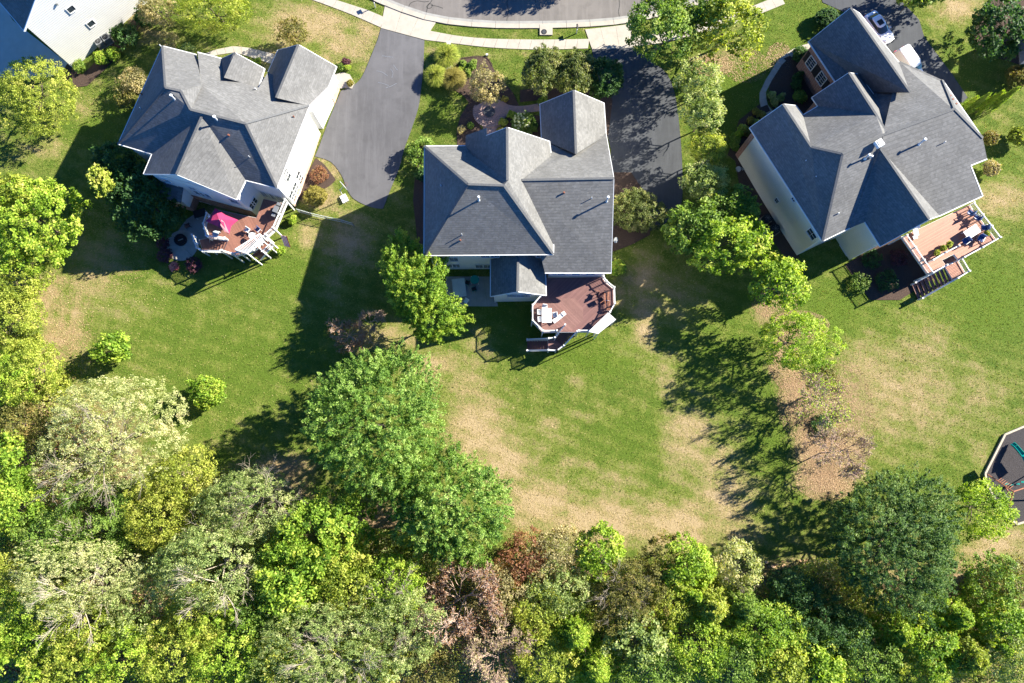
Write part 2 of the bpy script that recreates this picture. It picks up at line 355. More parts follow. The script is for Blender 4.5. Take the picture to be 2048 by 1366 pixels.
def ground():
    X, Y = np.meshgrid(np.array(gx), np.array(gy)); Z = gznp(X, Y)
    nx, ny = len(gx), len(gy)
    co = np.stack([X, Y, Z], -1).reshape(-1, 3)
    i = np.arange(ny-1)[:, None]*nx + np.arange(nx-1)[None, :]
    q = np.stack([i, i+1, i+nx+1, i+nx], -1).reshape(-1, 4)
    me = bpy.data.meshes.new('lawn'); me.vertices.add(len(co)); me.vertices.foreach_set('co', co.ravel())
    me.loops.add(q.size); me.loops.foreach_set('vertex_index', q.ravel()); me.polygons.add(len(q))
    me.polygons.foreach_set('loop_start', np.arange(0, q.size, 4)); me.update(calc_edges=True)
    me.polygons.foreach_set('use_smooth', np.ones(len(q), bool))
    a = me.color_attributes.new('mask', 'FLOAT_COLOR', 'POINT')
    c = np.stack([blob(DRY, X, Y), blob(LUSH, X, Y), blob(LIT, X, Y), np.ones_like(X)], -1).reshape(-1, 4)
    a.data.foreach_set('color', c.ravel().astype(np.float32))
    m, nt, b = newmat('lawn_grass', .95, .15); pos = wpos(nt)
    at = nt.nodes.new('ShaderNodeAttribute'); at.attribute_name = 'mask'; s = sepxyz(nt, at.outputs['Vector'])
    n1 = noise(nt, .45, 6, .68, pos); n2 = noise(nt, 3.2, 5, .75, pos); n3 = noise(nt, .12, 3, .5, pos); n4 = noise(nt, 9, 3, .8, pos)
    # soft mowing stripes
    x, y, z = sepxyz(nt, pos)
    st = math_(nt, 'SINE', math_(nt, 'ADD', math_(nt, 'MULTIPLY', math_(nt, 'ADD', math_(nt, 'MULTIPLY', x, .35), math_(nt, 'MULTIPLY', y, 1.0)), 3.3), math_(nt, 'MULTIPLY', n3, 5)))
    ctr = lambda v: math_(nt, 'SUBTRACT', v, .5)
    wob = math_(nt, 'ADD', math_(nt, 'ADD', math_(nt, 'MULTIPLY', ctr(n1), 1.7), math_(nt, 'MULTIPLY', ctr(n4), .7)), math_(nt, 'MULTIPLY', ctr(n2), 1.25))
    d = math_(nt, 'ADD', math_(nt, 'ADD', math_(nt, 'MULTIPLY', s[0], .90), .13), wob)
    d = math_(nt, 'SUBTRACT', d, math_(nt, 'MULTIPLY', s[1], .30)); d = math_(nt, 'ADD', d, math_(nt, 'MULTIPLY', st, .09))
    col = ramp(nt, d, [(0, (.080,.125,.016)), (.28, (.148,.175,.034)), (.48, (.20,.195,.065)), (.74, (.275,.22,.10)), (1, (.35,.265,.15))])
    col = mix(nt, math_(nt, 'MULTIPLY', s[1], .62), col, (.098,.156,.014))
    li = math_(nt, 'ADD', s[2], math_(nt, 'ADD', math_(nt, 'MULTIPLY', ctr(n2), 1.3), math_(nt, 'MULTIPLY', ctr(n1), .8)))
    lf = ramp(nt, li, [(.30, (0,0,0)), (.85, (1,1,1))])
    lc = ramp(nt, n4, [(.3, (.15,.09,.055)), (.52, (.28,.19,.11)), (.7, (.42,.30,.18))])
    col = mix(nt, lf, col, lc)
    sp = ramp(nt, n4, [(.25, (.62,.62,.62)), (.55, (1,1,1)), (.8, (1.35,1.35,1.3))])
    L(nt, mix(nt, .8, col, sp, 'MULTIPLY'), b.inputs['Base Color'])
    bump(nt, b, math_(nt, 'ADD', n4, math_(nt, 'MULTIPLY', n2, .8)), .12, .8)
    return link('lawn', me, m, kind='structure')
ground()
def drape(name, pxpoly, dz, mat, parent=None, kind=None, world=False, thick=0):
    pts = pxpoly if world else [G(*p) for p in pxpoly]
    bm = bmesh.new(); vs = [bm.verts.new((p[0], p[1], 0)) for p in pts]
    f = bm.faces.new(vs); f.normal_update()
    if f.normal.z < 0: f.normal_flip()
    xs = [p[0] for p in pts]; ys = [p[1] for p in pts]
    for ax, a, b_ in ((0, min(xs), max(xs)), (1, min(ys), max(ys))):
        k = math.ceil(a/ST)*ST
        while k < b_:
            co = [0,0,0]; no = [0,0,0]; co[ax] = k; no[ax] = 1
            bmesh.ops.bisect_plane(bm, geom=bm.verts[:]+bm.edges[:]+bm.faces[:], plane_co=co, plane_no=no)
            k += ST
    if thick:
        r = bmesh.ops.extrude_face_region(bm, geom=bm.faces[:])
        for v in [g for g in r['geom'] if isinstance(g, bmesh.types.BMVert)]: v.co.z = 1
        bmesh.ops.recalc_face_normals(bm, faces=bm.faces)
    for v in bm.verts:
        z = gz(v.co.x, v.co.y)
        v.co.z = z + (dz if (not thick or v.co.z > .5) else -.05)
    me = bpy.data.meshes.new(name); bm.to_mesh(me); bm.free()
    return world_child(name, me, mat, parent, kind) if parent is not None else link(name, me, mat, None, kind=kind)
def catmull(pts, k=6):
    out = []
    n = len(pts)
    for i in range(n-1):
        p0 = pts[max(i-1, 0)]; p1 = pts[i]; p2 = pts[i+1]; p3 = pts[min(i+2, n-1)]
        for j in range(k):
            t = j/k
            out.append(tuple(.5*((2*b)+(-a+c)*t+(2*a-5*b+4*c-d)*t*t+(-a+3*b-3*c+d)*t**3) for a, b, c, d in zip(p0, p1, p2, p3)))
    out.append(tuple(pts[-1])); return out
# ---------------------------------------------------------------- road, kerb, pavement
edge = catmull([(560,-160),(640,-70),(700,-30),(765,0),(816,20),(854,32),(902,41),(970,47),(1038,48.5),(1141,47),(1209,43),(1262,37),(1330,22),(1400,0),(1470,-30),(1560,-80),(1680,-150)], 5)
top = [(1680,-420),(560,-420)]
drape('road', edge+top, .035, M['road'], kind='structure')
E2 = [G(*p) for p in edge]
def offs(pl, d):
    out = []
    for i in range(len(pl)):
        a = pl[max(i-1, 0)]; b = pl[min(i+1, len(pl)-1)]; t = (Vector((b[0]-a[0], b[1]-a[1]))).normalized()
        out.append((pl[i][0]+t.y*d, pl[i][1]-t.x*d))
    return out
def resample(pl, step):
    acc = [0]
    for i in range(1, len(pl)): acc.append(acc[-1]+math.dist(pl[i][:2], pl[i-1][:2]))
    n = max(1, int(acc[-1]/step)); out = []
    for k in range(n+1):
        s = acc[-1]*k/n
        j = max(i for i in range(len(acc)) if acc[i] <= s+1e-9); j = min(j, len(pl)-2)
        t = (s-acc[j])/max(1e-9, acc[j+1]-acc[j]); out.append((pl[j][0]*(1-t)+pl[j+1][0]*t, pl[j][1]*(1-t)+pl[j+1][1]*t))
    return out
def slabs(parent, name, A, B, top, mat, gap=.02, var=.006):
    """one slab object per pair of stations along the two edge lines A, B"""
    for i in range(len(A)-1):
        q = [Vector((p[0], p[1])) for p in (A[i], A[i+1], B[i+1], B[i])]
        c = sum(q, Vector((0, 0)))/4
        q = [c+(p-c)*(1-gap/max(.1, (p-c).length)) for p in q]
        j = random.uniform(-var, var)
        mb = MB(); mb.prism([(p.x, p.y) for p in q], -.06, .0)
        for k, v in enumerate(mb.v):
            mb.v[k] = (v[0], v[1], gz(v[0], v[1]) + (top+j if v[2] > -.01 else -.06))
        mb.obj(name, mat, parent)
def sroot(name, p, kind='structure'):
    o = bpy.data.objects.new(name, None); COL.objects.link(o); o.location = p; o['kind'] = kind; return o
s1 = resample([(p.x, p.y) for p in E2], 3.0)
kerb = sroot('kerb', G(1038, 50))
slabs(kerb, 'kerb_stone', offs(s1, .0), offs(s1, .62), .14, M['concrete'])
slabs(kerb, 'gutter_pan', offs(s1, -.42), offs(s1, -.02), .05, M['concrete2'])
pav = sroot('pavement', G(1000, 85))
wtop = [G(*p) for p in catmull([(859,61.5),(915,71.8),(970,77),(1020,78.6),(1072,79.3),(1125,79),(1178.7,78)], 5)]
wbot = [G(*p) for p in catmull([(849,80),(902,86.5),(970,94.5),(1038,98.6),(1090,99.2),(1130,98.7),(1176,97.4)], 5)]
def pair(a, b, n):
    ra = resample([(p.x, p.y) for p in a], .01); rb = resample([(p.x, p.y) for p in b], .01)
    return [ra[round(i*(len(ra)-1)/n)] for i in range(n+1)], [rb[round(i*(len(rb)-1)/n)] for i in range(n+1)]
A, B = pair(wtop, wbot, 14); slabs(pav, 'slab', A, B, .06, M['concrete'])
wt2 = [G(*p) for p in [(560,-35),(600,-14),(674,0.5),(735,20),(769,34.5)]]; wb2 = [G(*p) for p in [(545,-22),(590,-8),(628,1),(700,28),(761,55)]]
A, B = pair(wt2, wb2, 11); slabs(pav, 'slab', A, B, .06, M['concrete'])
wt3 = [G(*p) for p in catmull([(1262,74),(1320,66),(1400,48),(1480,22),(1560,-10)], 4)]; wb3 = [G(*p) for p in catmull([(1262,93),(1325,86),(1408,66),(1490,40),(1570,8)], 4)]
A, B = pair(wt3, wb3, 16); slabs(pav, 'slab', A, B, .06, M['concrete'])
# aprons in slabs
ap = sroot('driveway_apron', G(810, 45))
A, B = pair([G(770,10),G(816,31),G(872,45)], [G(761.7,56.4),G(805,68),G(849,80)], 3); slabs(ap, 'apron_slab', A, B, .055, M['concrete'])
ap2 = sroot('driveway_apron', G(1220, 75))
A, B = pair([G(1170,59),G(1215,54),G(1262,48)], [G(1184,99),G(1225,98),G(1266,95)], 3); slabs(ap2, 'apron_slab', A, B, .055, M['concrete'])
# driveways
dl = [(762,57),(805,69),(849,81)] + catmull([(848,110),(847,135),(842,180),(837,215),(822,262),(809,297),(799,335),(784,372),(770,408)], 3) + catmull([(766,418),(740,414),(708,398),(694,378),(684,352),(662,324),(630,313)], 3) + [(637,297),(658,240),(682,182)] + catmull([(702,174),(718,162),(729,144),(744,108),(756,78)], 3)
drape('driveway', dl, .05, M['drive'], kind='structure')
dc = [(1184,99),(1266,95)] + catmull([(1300,120),(1335,150),(1352,200),(1362,290),(1365,360),(1362,410),(1340,440),(1300,462)], 3) + [(1262,478),(1218,470),(1222,300),(1207,240),(1203,180),(1190,130)]
drape('driveway', dc, .05, M['drive2'], kind='structure')
dr = [(1630,-60),(1760,-60),(1800,0),(1838,40),(1848,74),(1905,150),(1935,195),(1925,205),(1890,205),(1800,120),(1720,40),(1645,5)]
drape('driveway', dr, .05, M['drive2'], kind='structure')
# crack sealant on the road, scuffs on the drive
def ribbon(pts, wd, dz, mat, name, parent=None, kind=None):
    pl = [G(*p) for p in pts]; a = offs(pl, wd/2); b = offs(pl, -wd/2); mb = MB()
    for i in range(len(pl)-1):
        vs = [(*q, gz(*q)+dz) for q in (a[i], a[i+1], b[i+1], b[i])]; mb.add(vs[::-1], [(0,1,2,3)])
    return mb.obj(name, mat, parent, kind=kind)
for pts in ([(817,15),(822,6),(835,2),(848,4),(858,3)], [(853,25),(856,12),(862,4),(866,-3)], [(853,14),(858,8),(865,10),(862,16),(856,17),(853,14)], [(862,11),(875,13),(886,17)], [(1016,-4),(1014,8),(1017,20),(1015,32),(1013,46)], [(1238,-3),(1239,12),(1237,24),(1240,38)], [(1070,-5),(1071,6)]):
    ribbon(catmull(pts, 3), .09, .041, M['tar'], 'tar_seam', kind='structure')
for pts in ([(753,142),(765,145),(775,152)], [(756,165),(768,168),(778,172)], [(781,138),(786,146),(784,156)], [(772,176),(784,172),(793,167)], [(787,130),(795,141)], [(764,112),(786,115)]):
    ribbon(catmull(pts, 3), .07, .056, M['grey'], 'scuff_mark', kind='structure')
# storm drain slab
o = empty('storm_drain', G(1092, 60), 'round iron manhole in a square concrete slab between kerb and pavement', 'drain')
sp = [G(*p) for p in ((1079.5,50),(1105,50),(1105,71),(1079.5,71))]; mb = MB(); mb.prism([(p.x,p.y) for p in sp], gz(sp[0].x,sp[0].y)-.05, gz(sp[0].x,sp[0].y)+.165); mb.obj('slab', M['concrete'], o)
c = G(1088, 65); mb = MB(); mb.tube((c.x,c.y,c.z+.1), (c.x,c.y,c.z+.19), .36, .36, 20); mb.obj('manhole_cover', M['black'], o)
mb = MB()
for i in range(5): mb.box((c.x, c.y-.24+i*.12, c.z+.2), (.5-.12*abs(i-2), .03, .03))
mb.obj('rib', M['grey'], o)
# mulch beds
beds = [[(913,262),(921,232),(938,205),(925,190),(905,178),(900,120)]+catmull([(915,120),(935,117),(960,114),(975,117),(984,132),(1000,158),(1022,180),(1035,205),(1036,212),(1008,210)],3)+[(1000,212),(985,205),(970,210),(955,222),(952,236),(965,262),(958,290),(915,292)],
 [(1008,245),(1025,225),(1080,232),(1085,285),(1010,262)], [(1040,180),(1100,175),(1215,185),(1225,200),(1216,275),(1206,268),(1200,190),(1082,200),(1040,205)],
 [(835,292),(866,292),(866,520),(838,515),(826,400)], [(1218,345),(1262,345),(1300,400),(1300,470),(1262,490),(1222,505)],
 [(1560,120),(1612,98),(1690,180),(1600,235),(1548,225),(1535,198),(1540,160)], [(1478,240),(1530,200),(1545,232),(1480,330),(1455,310)], [(1470,320),(1500,330),(1600,515),(1572,520),(1480,380)],
 [(120,150),(135,128),(165,150),(205,110),(275,30),(290,40),(230,120),(175,172),(150,175)], [(1960,20),(1990,-10),(2060,-10),(2090,160),(2040,130),(1975,110),(1945,80)],
 [(1770,480),(1800,470),(1870,555),(1800,600),(1740,600),(1690,530)], [(632,316),(650,330),(672,360),(660,372),(600,400),(585,398)]]
for b_ in beds: drape('mulch_bed', b_, .055, M['mulch'], kind='structure')
# front paths
path = sroot('brick_path', G(985, 215))
drape('paving', catmull([(1088,205),(1050,212),(1020,211),(1005,203),(985,196),(965,205),(950,215),(948,228),(958,240),(966,255),(968,300)],4)+[(1000,300),(1000,262)]+catmull([(1002,250),(1010,236),(1030,228),(1060,225),(1088,222)],4), .085, M['paver'], path)
c = G(978.5, 224)
for k, r in enumerate((1.05, 1.35, 1.65, 1.95)):
    n = int(2*math.pi*r/.26)
    mb = MB()
    for i in range(n):
        a = 2*math.pi*i/n; mb.box((c.x+r*math.cos(a), c.y+r*math.sin(a), c.z+.095), (.26, .22, .05), a)
    mb.obj('paver_ring', M['paver'], path, kind='stuff')
mb = MB(); mb.tube((c.x,c.y,c.z+.05), (c.x,c.y,c.z+.16), .72, .72, 24); mb.obj('dark_centre', M['drive2'], path)
edg = ribbon(catmull([(905,121),(930,116),(960,113),(975,117),(985,133)], 4), .12, .1, M['mulch'], 'bed_edging', kind='structure')
pw = sroot('front_path', G(1540, 165))
A, B = pair([G(1640,80),G(1590,95),G(1557,118),(G(1531,160)),G(1517,190),G(1521,215),G(1540,238)], [G(1640,92),G(1597,105),G(1566,126),G(1543,162),G(1531,186),G(1534,208),G(1552,230)], 16); slabs(pw, 'slab', A, B, .06, M['concrete'])
pl_ = sroot('front_path', G(480, 103))
A, B = pair([G(400,112),G(425,101),G(468,92),(G(500,96)),G(548,108)], [G(405,122),G(430,111),G(468,105),G(497,113),G(548,130)], 9); slabs(pl_, 'slab', A, B, .06, M['concrete'])
st_ = sroot('stone_step', G(692,160)); 
drape('step_slab', [(668,150),(686,146),(700,150),(709,166),(704,178),(690,176),(672,180)], .16, M['concrete'], st_, thick=1)
# basins of shaded patios
pt = sroot('rear_patio', G(950,585)); A, B = pair([G(892,553),G(985,553)], [G(892,613),G(996,613)], 5); slabs(pt, 'slab', A, B, .07, M['concrete2'])
ptl = sroot('round_patio', G(364,490))
c = G(364, 491)
for k in range(8):
    a0 = k*math.pi/4; mb = MB(); arc = [(c.x, c.y)] + [(c.x+2.0*math.cos(a0+j*math.pi/16), c.y+2.0*math.sin(a0+j*math.pi/16)) for j in range(5)]
    mb.prism(inset(arc, .015), -.05, .07); mb.obj('patio_wedge', M['concrete'], ptl)
drape('patio_path', [(345,478),(372,440),(395,425),(418,440),(420,470),(390,500)], .06, M['concrete2'], ptl)
drape('neighbour_patio', [(-60,-60),(0,0),(26,41),(150,138),(120,150),(60,160),(-60,150)], .05, M['patio_pale'], kind='structure')
pg = [G(*p) for p in ((2008,869),(1968.5,947),(1971,966),(2003,1027),(2032,1048),(2080,1034),(2130,990),(2140,910),(2100,850),(2058,848))]
drape('playground_surface', pg, .06, M['rubber'], kind='structure', world=True)
o = empty('playground_border', G(1985,910), 'pale timber border around the dark playground surface at the right edge', 'edging')
for i in range(len(pg)):
    mb = MB(); mb.bar(pg[i]+Vector((0,0,.12)), pg[(i+1)%len(pg)]+Vector((0,0,.12)), .22, .3); mb.obj('border_beam', M['timber'], o)
# ================================================================ HOUSES
def onroof(px, py, pts):
    a, b_, c = pts; n = (b_-a).cross(c-a); o = Vector((0,0,CH)); d = P(px,py,0)-o
    return o + d*((a-o).dot(n)/d.dot(n))
def roof(root, faces, mat, t=.16, name='roof'):
    cnt = {}
    key = lambda v: (round(v.x, 2), round(v.y, 2), round(v.z, 2))
    for f in faces:
        for i in range(len(f)):
            e = frozenset((key(f[i]), key(f[(i+1) % len(f)]))); cnt[e] = cnt.get(e, 0)+1
    for f in faces:
        mb = MB(); n = len(f)
        nrm = Vector((0, 0, 0))
        for i in range(n): nrm += f[i].cross(f[(i+1) % n])
        if nrm.z < 0: f = f[::-1]
        mb.v = [tuple(p) for p in f] + [tuple(p-Vector((0, 0, t))) for p in f]
        mb.f = [tuple(range(n)), tuple(range(2*n-1, n-1, -1))]
        for i in range(n):
            e = frozenset((key(f[i]), key(f[(i+1) % n])))
            if cnt[e] == 1: mb.f.append((i, n+i, n+(i+1) % n, (i+1) % n))
        mb.obj('roof_plane', mat, root)
def bars(root, name, segs, w, h, mat, dz=0, out=None):
    for a, b in segs:
        mb = MB(); z = Vector((0, 0, dz)); mb.bar(a+z, b+z, w, h); mb.obj(name, mat, root)
def walls(root, polys, name='wall'):
    for poly, ins, z1, mat in polys:
        pl = inset([(p.x, p.y) for p in poly], ins); mb = MB(); mb.prism(pl, -.3, z1); mb.obj(name, mat, root)
def gable(root, a, pk, b, inward, mat):
    """wall triangle under a gable end"""
    d = inward.normalized()*.4; dn = Vector((0, 0, -.2)); a = a+(pk-a)*.08+d+dn; b = b+(pk-b)*.08+d+dn; k = pk+d+dn*1.4
    th = d.normalized()*.15; mb = MB(); mb.add([a, b, k, a+th, b+th, k+th], [(0,1,2),(5,4,3),(0,3,4,1),(1,4,5,2),(2,5,3,0)]); mb.obj('gable_wall', mat, root)
def wallhit(px, py, p0, p1):
    """pixel ray against the vertical plane through plan points p0, p1"""
    a = P(px, py, 0); c = Vector((0, 0, CH)); d = a-c
    t = Vector((p1[0]-p0[0], p1[1]-p0[1], 0)).normalized(); n = Vector((-t.y, t.x, 0)); 
    k = (Vector((p0[0], p0[1], 0))-c).dot(n)/d.dot(n); q = c+d*k
    if n.dot(Vector((0, 16, 0))-q) < 0: n = -n   # outward = towards the middle of the scene
    return q, t, n
def window(root, px, py, p0, p1, w=.9, h=1.5, cols=2, rows=3, zfix=None, q=None, name='window', frame='white'):
    if q is None: q, t, n = wallhit(px, py, p0, p1)
    else: q, t, n = q
    q = q.copy()
    if zfix is not None: q.z = zfix
    R = Matrix((t, n, Vector((0,0,1)))).transposed()
    fm = MB()
    def bx(mb, x, z, sx, sz, dy, sy): mb.box(q+R@Vector((x, dy, z)), (sx, sy, sz), rot=R)
    e = .09
    bx(fm, -(w/2+e/2), 0, e, h+2*e, .03, .10); bx(fm, (w/2+e/2), 0, e, h+2*e, .03, .10)
    bx(fm, 0, h/2+e/2, w, e, .03, .10); bx(fm, 0, -h/2-e/2, w, e, .05, .14)
    f = fm.obj(name, M[frame], root)
    pm = MB(); bx(pm, 0, 0, w, h, .01, .03); po = world_child('pane', pm.mesh('pane'), M['glass'], None); po.parent = f; po.matrix_parent_inverse = f.matrix_parent_inverse.copy() if False else Matrix.Translation(-root.location) if False else Matrix()
    mm = MB()
    for i in range(1, cols): bx(mm, -w/2+w*i/cols, 0, .03, h, .035, .03)
    for j in range(1, rows): bx(mm, 0, -h/2+h*j/rows, w, .03, .036, .03)
    if cols > 1 or rows > 1:
        mo = world_child('muntin', mm.mesh('muntin'), M[frame], None); mo.parent = f; mo.matrix_parent_inverse = Matrix()
    return f
def vent(root, base, kind, h=.6, r=.08):
    b = Vector(base); mb = MB()
    if kind == 'white':
        mb.tube(b-Vector((0,0,.2)), b+Vector((0,0,h)), r, r, 10); mb.obj('flue_pipe', M['lead'], root)
        mb = MB(); mb.tube(b+Vector((0,0,h)), b+Vector((0,0,h+.09)), r*1.9, r*1.5, 10); mb.obj('flue_cap', M['white'], root)
        mb = MB(); mb.tube(b-Vector((0,0,.15)), b+Vector((0,0,.12)), r*2.4, r*1.1, 10); mb.obj('flashing', M['lead'], root)
    else:
        mb.tube(b-Vector((0,0,.15)), b+Vector((0,0,h)), r, r*.9, 8); mb.obj('vent_pipe', M['rust'] if kind == 'rust' else M['lead'], root)
def downspout(root, top, bot):
    mb = MB(); mb.bar(top, bot, .09, .09); mb.obj('downspout', M['white'], root)
V2 = lambda p: (p.x, p.y)

# ---------------------------------------------------------------- centre house
hc = empty('house', G(1020, 420), 'grey roofed white sided house in the middle of the picture with mauve deck behind', 'house', 'two storey houses with grey roofs')
NW, SW, SE = P(849,292,8), P(848,511,8), P(1107,509,8)
RW, RE = P(936,368.5,12.75), P(1008,371,12.75)
gN, gS = P(1014.4,254.5,12.6), P(1015,361,12.75)
gW1, gW2, gW3 = P(973.6,270.6,10.35), P(973.6,255.6,10.35), P(931.7,270.6,8)
gW4 = P(930.6,291.5,8); gV = P(943,308,8.6)
gE1, gE2 = P(1099,282.5,8), P(1102,306,8)
wV, wR, wRE = P(1051,353,10.8), P(1043,360,11.3), P(1228,356.6,11.2)
wNE, wNW = P(1212,265,5.8), P(1082,277,5.8)
wSE, wSW = P(1222.5,546,6.5), P(1090,546,6.5)
A = M['shingle_b']
roof(hc, [[NW, gW4, gV, gS, RE, RW], [NW, RW, SW], [SW, RW, RE, SE], [SE, RE, gS, gN, gE1, gE2, P(1106.6,451,8)],
          [gN, gW2, gW1, gW1+Vector((0,0,-.01)), gW3, gW4, gV, gS] if False else [gN, gW1, gW3, gW4, gV, gS], [gW2, gW1, gW3]], A)
roof(hc, [[wR, wRE, wNE, wNW, gE2+Vector((-.3,0,-.25))], [wR, wSW, wSE, wRE]], A)
kN, kS = P(1147.6,180.4,8.9), P(1152,308,8.9)
kNW, kNE, kSE, kSW = P(1080,208,5.8), P(1208,206,5.8), P(1212,265,5.8), P(1083,277,5.8)
roof(hc, [[kN, kNW, kSW, P(1090,281,6.15), kS], [kN, kS, P(1203,276,6.5), kSE, kNE]], A)
nN, nS = P(1036.6,500,7.2), P(1035,583.5,7.2)
nNW, nSW, nSE, nNE = P(981,519,5.1), P(981,593,5.1), P(1092.5,591,5.1), P(1090,513,5.1)
roof(hc, [[nN, nNW, nSW, nS], [nN, nS, nSE, nNE]], A)
bars(hc, 'gutter', [(NW,SW),(SW,SE),(NW,gW4),(P(1108,448,8),SE),(gE1,gE2),(kNW,kSW),(kNE,kSE),(nNW,nSW),(nSE,nNE),(wSW,wSE)], .13, .14, M['white'], -.05)
bars(hc, 'rake_trim', [(gN,gW1),(gN,gE1),(kN,kNW),(kN,kNE),(nS,nSW),(nS,nSE),(wRE,wNE),(wRE,wSE)], .06, .2, M['white'], -.11)
bars(hc, 'ridge_cap', [(RW,RE),(RW,SW),(RE,SE),(RW,NW),(gN,gS),(wR,wRE),(kN,kS),(nN,nS)], .26, .05, M['ridge'], .03)
pm_ = [P(849,292,8), P(1100,290,8), P(1107,509,8), P(848,511,8)]
walls(hc, [(pm_, .42, 7.85, M['siding']), ([P(1095,360,6.3), P(1226,357,6.3), P(1222,546,6.3), P(1092,546,6.3)], .42, 6.25, M['siding']),
           ([kNW, kNE, P(1223,362,5.8), P(1090,362,5.8)], .42, 5.65, M['siding']), ([gW3, gE1, P(1102,330,8), P(932,330,8)], .42, 7.8, M['siding']),
           ([P(981,500,5.1), P(1092,500,5.1), nSE, nSW], .42, 4.95, M['siding'])])
gable(hc, nSW, nS, nSE, Vector((0,1,0)), M['siding']); gable(hc, kNE, kN, kNW, Vector((0,-1,0)), M['siding']); gable(hc, gE1, gN, gW3, Vector((0,-1,0)), M['brick'])
gable(hc, wNE, wRE, wSE, Vector((-1,0,0)), M['siding'])
ws0 = inset([V2(p) for p in pm_], .42)
ys = min(p[1] for p in ws0); xs0, xs1 = min(p[0] for p in ws0), max(p[0] for p in ws0)
s0, s1_ = (xs0, ys), (xs1, ys)
for px_, py_, z_ in ((893,529,4.9),(911,529,4.9),(971,515,6.6),(990,515,6.6),(1081,514,6.6)):
    window(hc, px_, py_, s0, s1_, .95, 1.45, 2, 3, zfix=z_)
for px_, py_, z_ in ((901,543,1.9),(915.5,542,1.9),(960,541,1.6),(976,541,1.6)):
    window(hc, px_, py_, s0, s1_, .85, 1.5, 2, 3, zfix=z_)
nk = inset([V2(p) for p in (P(981,500,5.1), P(1092,500,5.1), nSE, nSW)], .42); yn = min(p[1] for p in nk)
for px_, w_ in ((1019,.5),(1037,1.5),(1055,.5)):
    window(hc, px_, 594, (nk[0][0], yn), (nk[1][0]+9, yn), w_, .95, 3 if w_ > 1 else 1, 2, zfix=3.7)
wn = min(p[1] for p in inset([V2(p) for p in (P(1095,360,6.3), P(1226,357,6.3), P(1222,546,6.3), P(1092,546,6.3))], .42))
for px_ in (1122,1151,1180): window(hc, px_, 550, (0, wn), (9, wn), .9, 1.4, 2, 3, zfix=4.85)
pS = (SW, RW, SE)
vent(hc, onroof(958,400,pS), 'white', 1.0); vent(hc, onroof(924,470,pS), 'lead', .5, .05); vent(hc, onroof(921,481,pS), 'rust', .3, .1)
pW = (wR, wSE, wRE)
vent(hc, onroof(1128,386,pW), 'rust', .3, .11); vent(hc, onroof(1183,397,pW), 'lead', .45, .05); vent(hc, onroof(1213.5,402,pW), 'white', 1.3, .09)
vent(hc, onroof(882,372,(NW,RW,SW)), 'lead', .3, .08)
downspout(hc, Vector((nk[0][0] if nk[0][0] < 0 else xs0, yn-.08, 4.9)), Vector((nk[0][0] if nk[0][0] < 0 else xs0, yn-.08, .1)))

# ---------------------------------------------------------------- left house
hl = empty('house', G(420, 270), 'grey roofed house with bright white east wall beside the broad asphalt drive at left', 'house', 'two storey houses with grey roofs')
a = {k: P(*v) for k, v in dict(A=(325,92,8), n1=(392,109,8), n2=(395,104.5,8.15), n3=(443,117,8), v1=(402.6,170,10.3), g2=(470,105,10), gm=(448,155,10), g2r=(529,137,8), g2s=(517,175,8), gwt=(556,100,6), gr=(597,89,9.5), get=(673,133,6), geb=(657,173.5,6), gwb=(536,144,6), grs=(552.5,195.5,9.5), mne=(619,211,8), mse=(554,376,8), r4=(491,247,11.75), r3=(381,219,12.0), r2=(362,182,12.5), r1=(331,175,12.5), W=(236,288,8), s1=(304,308,8), s2=(287,348,8), s3=(353,349,10.9), s4=(473,399,8), s5=(491.6,360.6,8), ap=(404,232,11.7)).items()}
S = M['shingle']
for k_, xy in (('r1',(331,175)),('v1',(402.6,170)),('r3w',(381,219))): a[k_] = onroof(*xy, (a['A'],a['n1'],a['r2']))
qB = (a['n3'], a['mne'], a['r4'])
for k_, xy in (('v1b',(402.6,170)),('gm',(448,155)),('g2sB',(517,175)),('gwbB',(536,144.2)),('gx',(575,170)),('n2',(395,104.5))): a[k_] = onroof(*xy, qB)
print('LZ', {k_: round(a[k_].z,1) for k_ in ('r1','v1','r3w','v1b','gm','g2sB','gwbB','gx','n2')})
roof(hl, [[a['A'],a['n1'],a['v1'],a['r3'],a['r2'],a['r1']], [a['n2'],a['n3'],a['gm'],a['r4'],a['r3'],a['v1b']],
  [a['g2'],P(448,155,10),a['n3']], [a['g2'],a['g2r'],a['g2s'],P(448,155,10)],
  [a['gm'],a['g2sB'],a['gwbB'],a['gx'],a['mne'],a['r4']], [a['r4'],a['mne'],a['mse']],
  [a['W'],a['r1'],a['r2'],a['r3'],a['r4'],a['mse'],a['s5'],a['ap'],a['s1']], [a['A'],a['r1'],a['W']]], S)
roof(hl, [[a['ap'],a['s1'],a['s2'],a['s3']], [a['ap'],a['s3'],a['s4'],a['s5']]], S)
roof(hl, [[a['gr'],a['gwt'],a['gwb'],a['grs']], [a['gr'],a['grs'],a['mne']+Vector((0,0,-.1)),a['geb'],a['get']]], S)
bars(hl, 'gutter', [(a[p],a[q]) for p, q in (('A','n1'),('n2','n3'),('A','W'),('W','s1'),('s1','s2'),('s4','s5'),('s5','mse'),('mse','mne'),('gwt','gwb'),('get','geb'),('g2r','g2s'))], .13, .14, M['white'], -.05)
bars(hl, 'rake_trim', [(a[p],a[q]) for p, q in (('s2','s3'),('s3','s4'),('gwt','gr'),('gr','get'),('n3','g2'),('g2','g2r'),('geb','mne'))], .06, .2, M['white'], -.11)
bars(hl, 'ridge_cap', [(a[p],a[q]) for p, q in (('r1','r2'),('r2','r3'),('r3','r4'),('r4','mse'),('r1','W'),('r1','A'),('ap','s3'),('gr','grs'),('g2','gm'),('r4','mne'))], .26, .05, M['ridge'], .03)
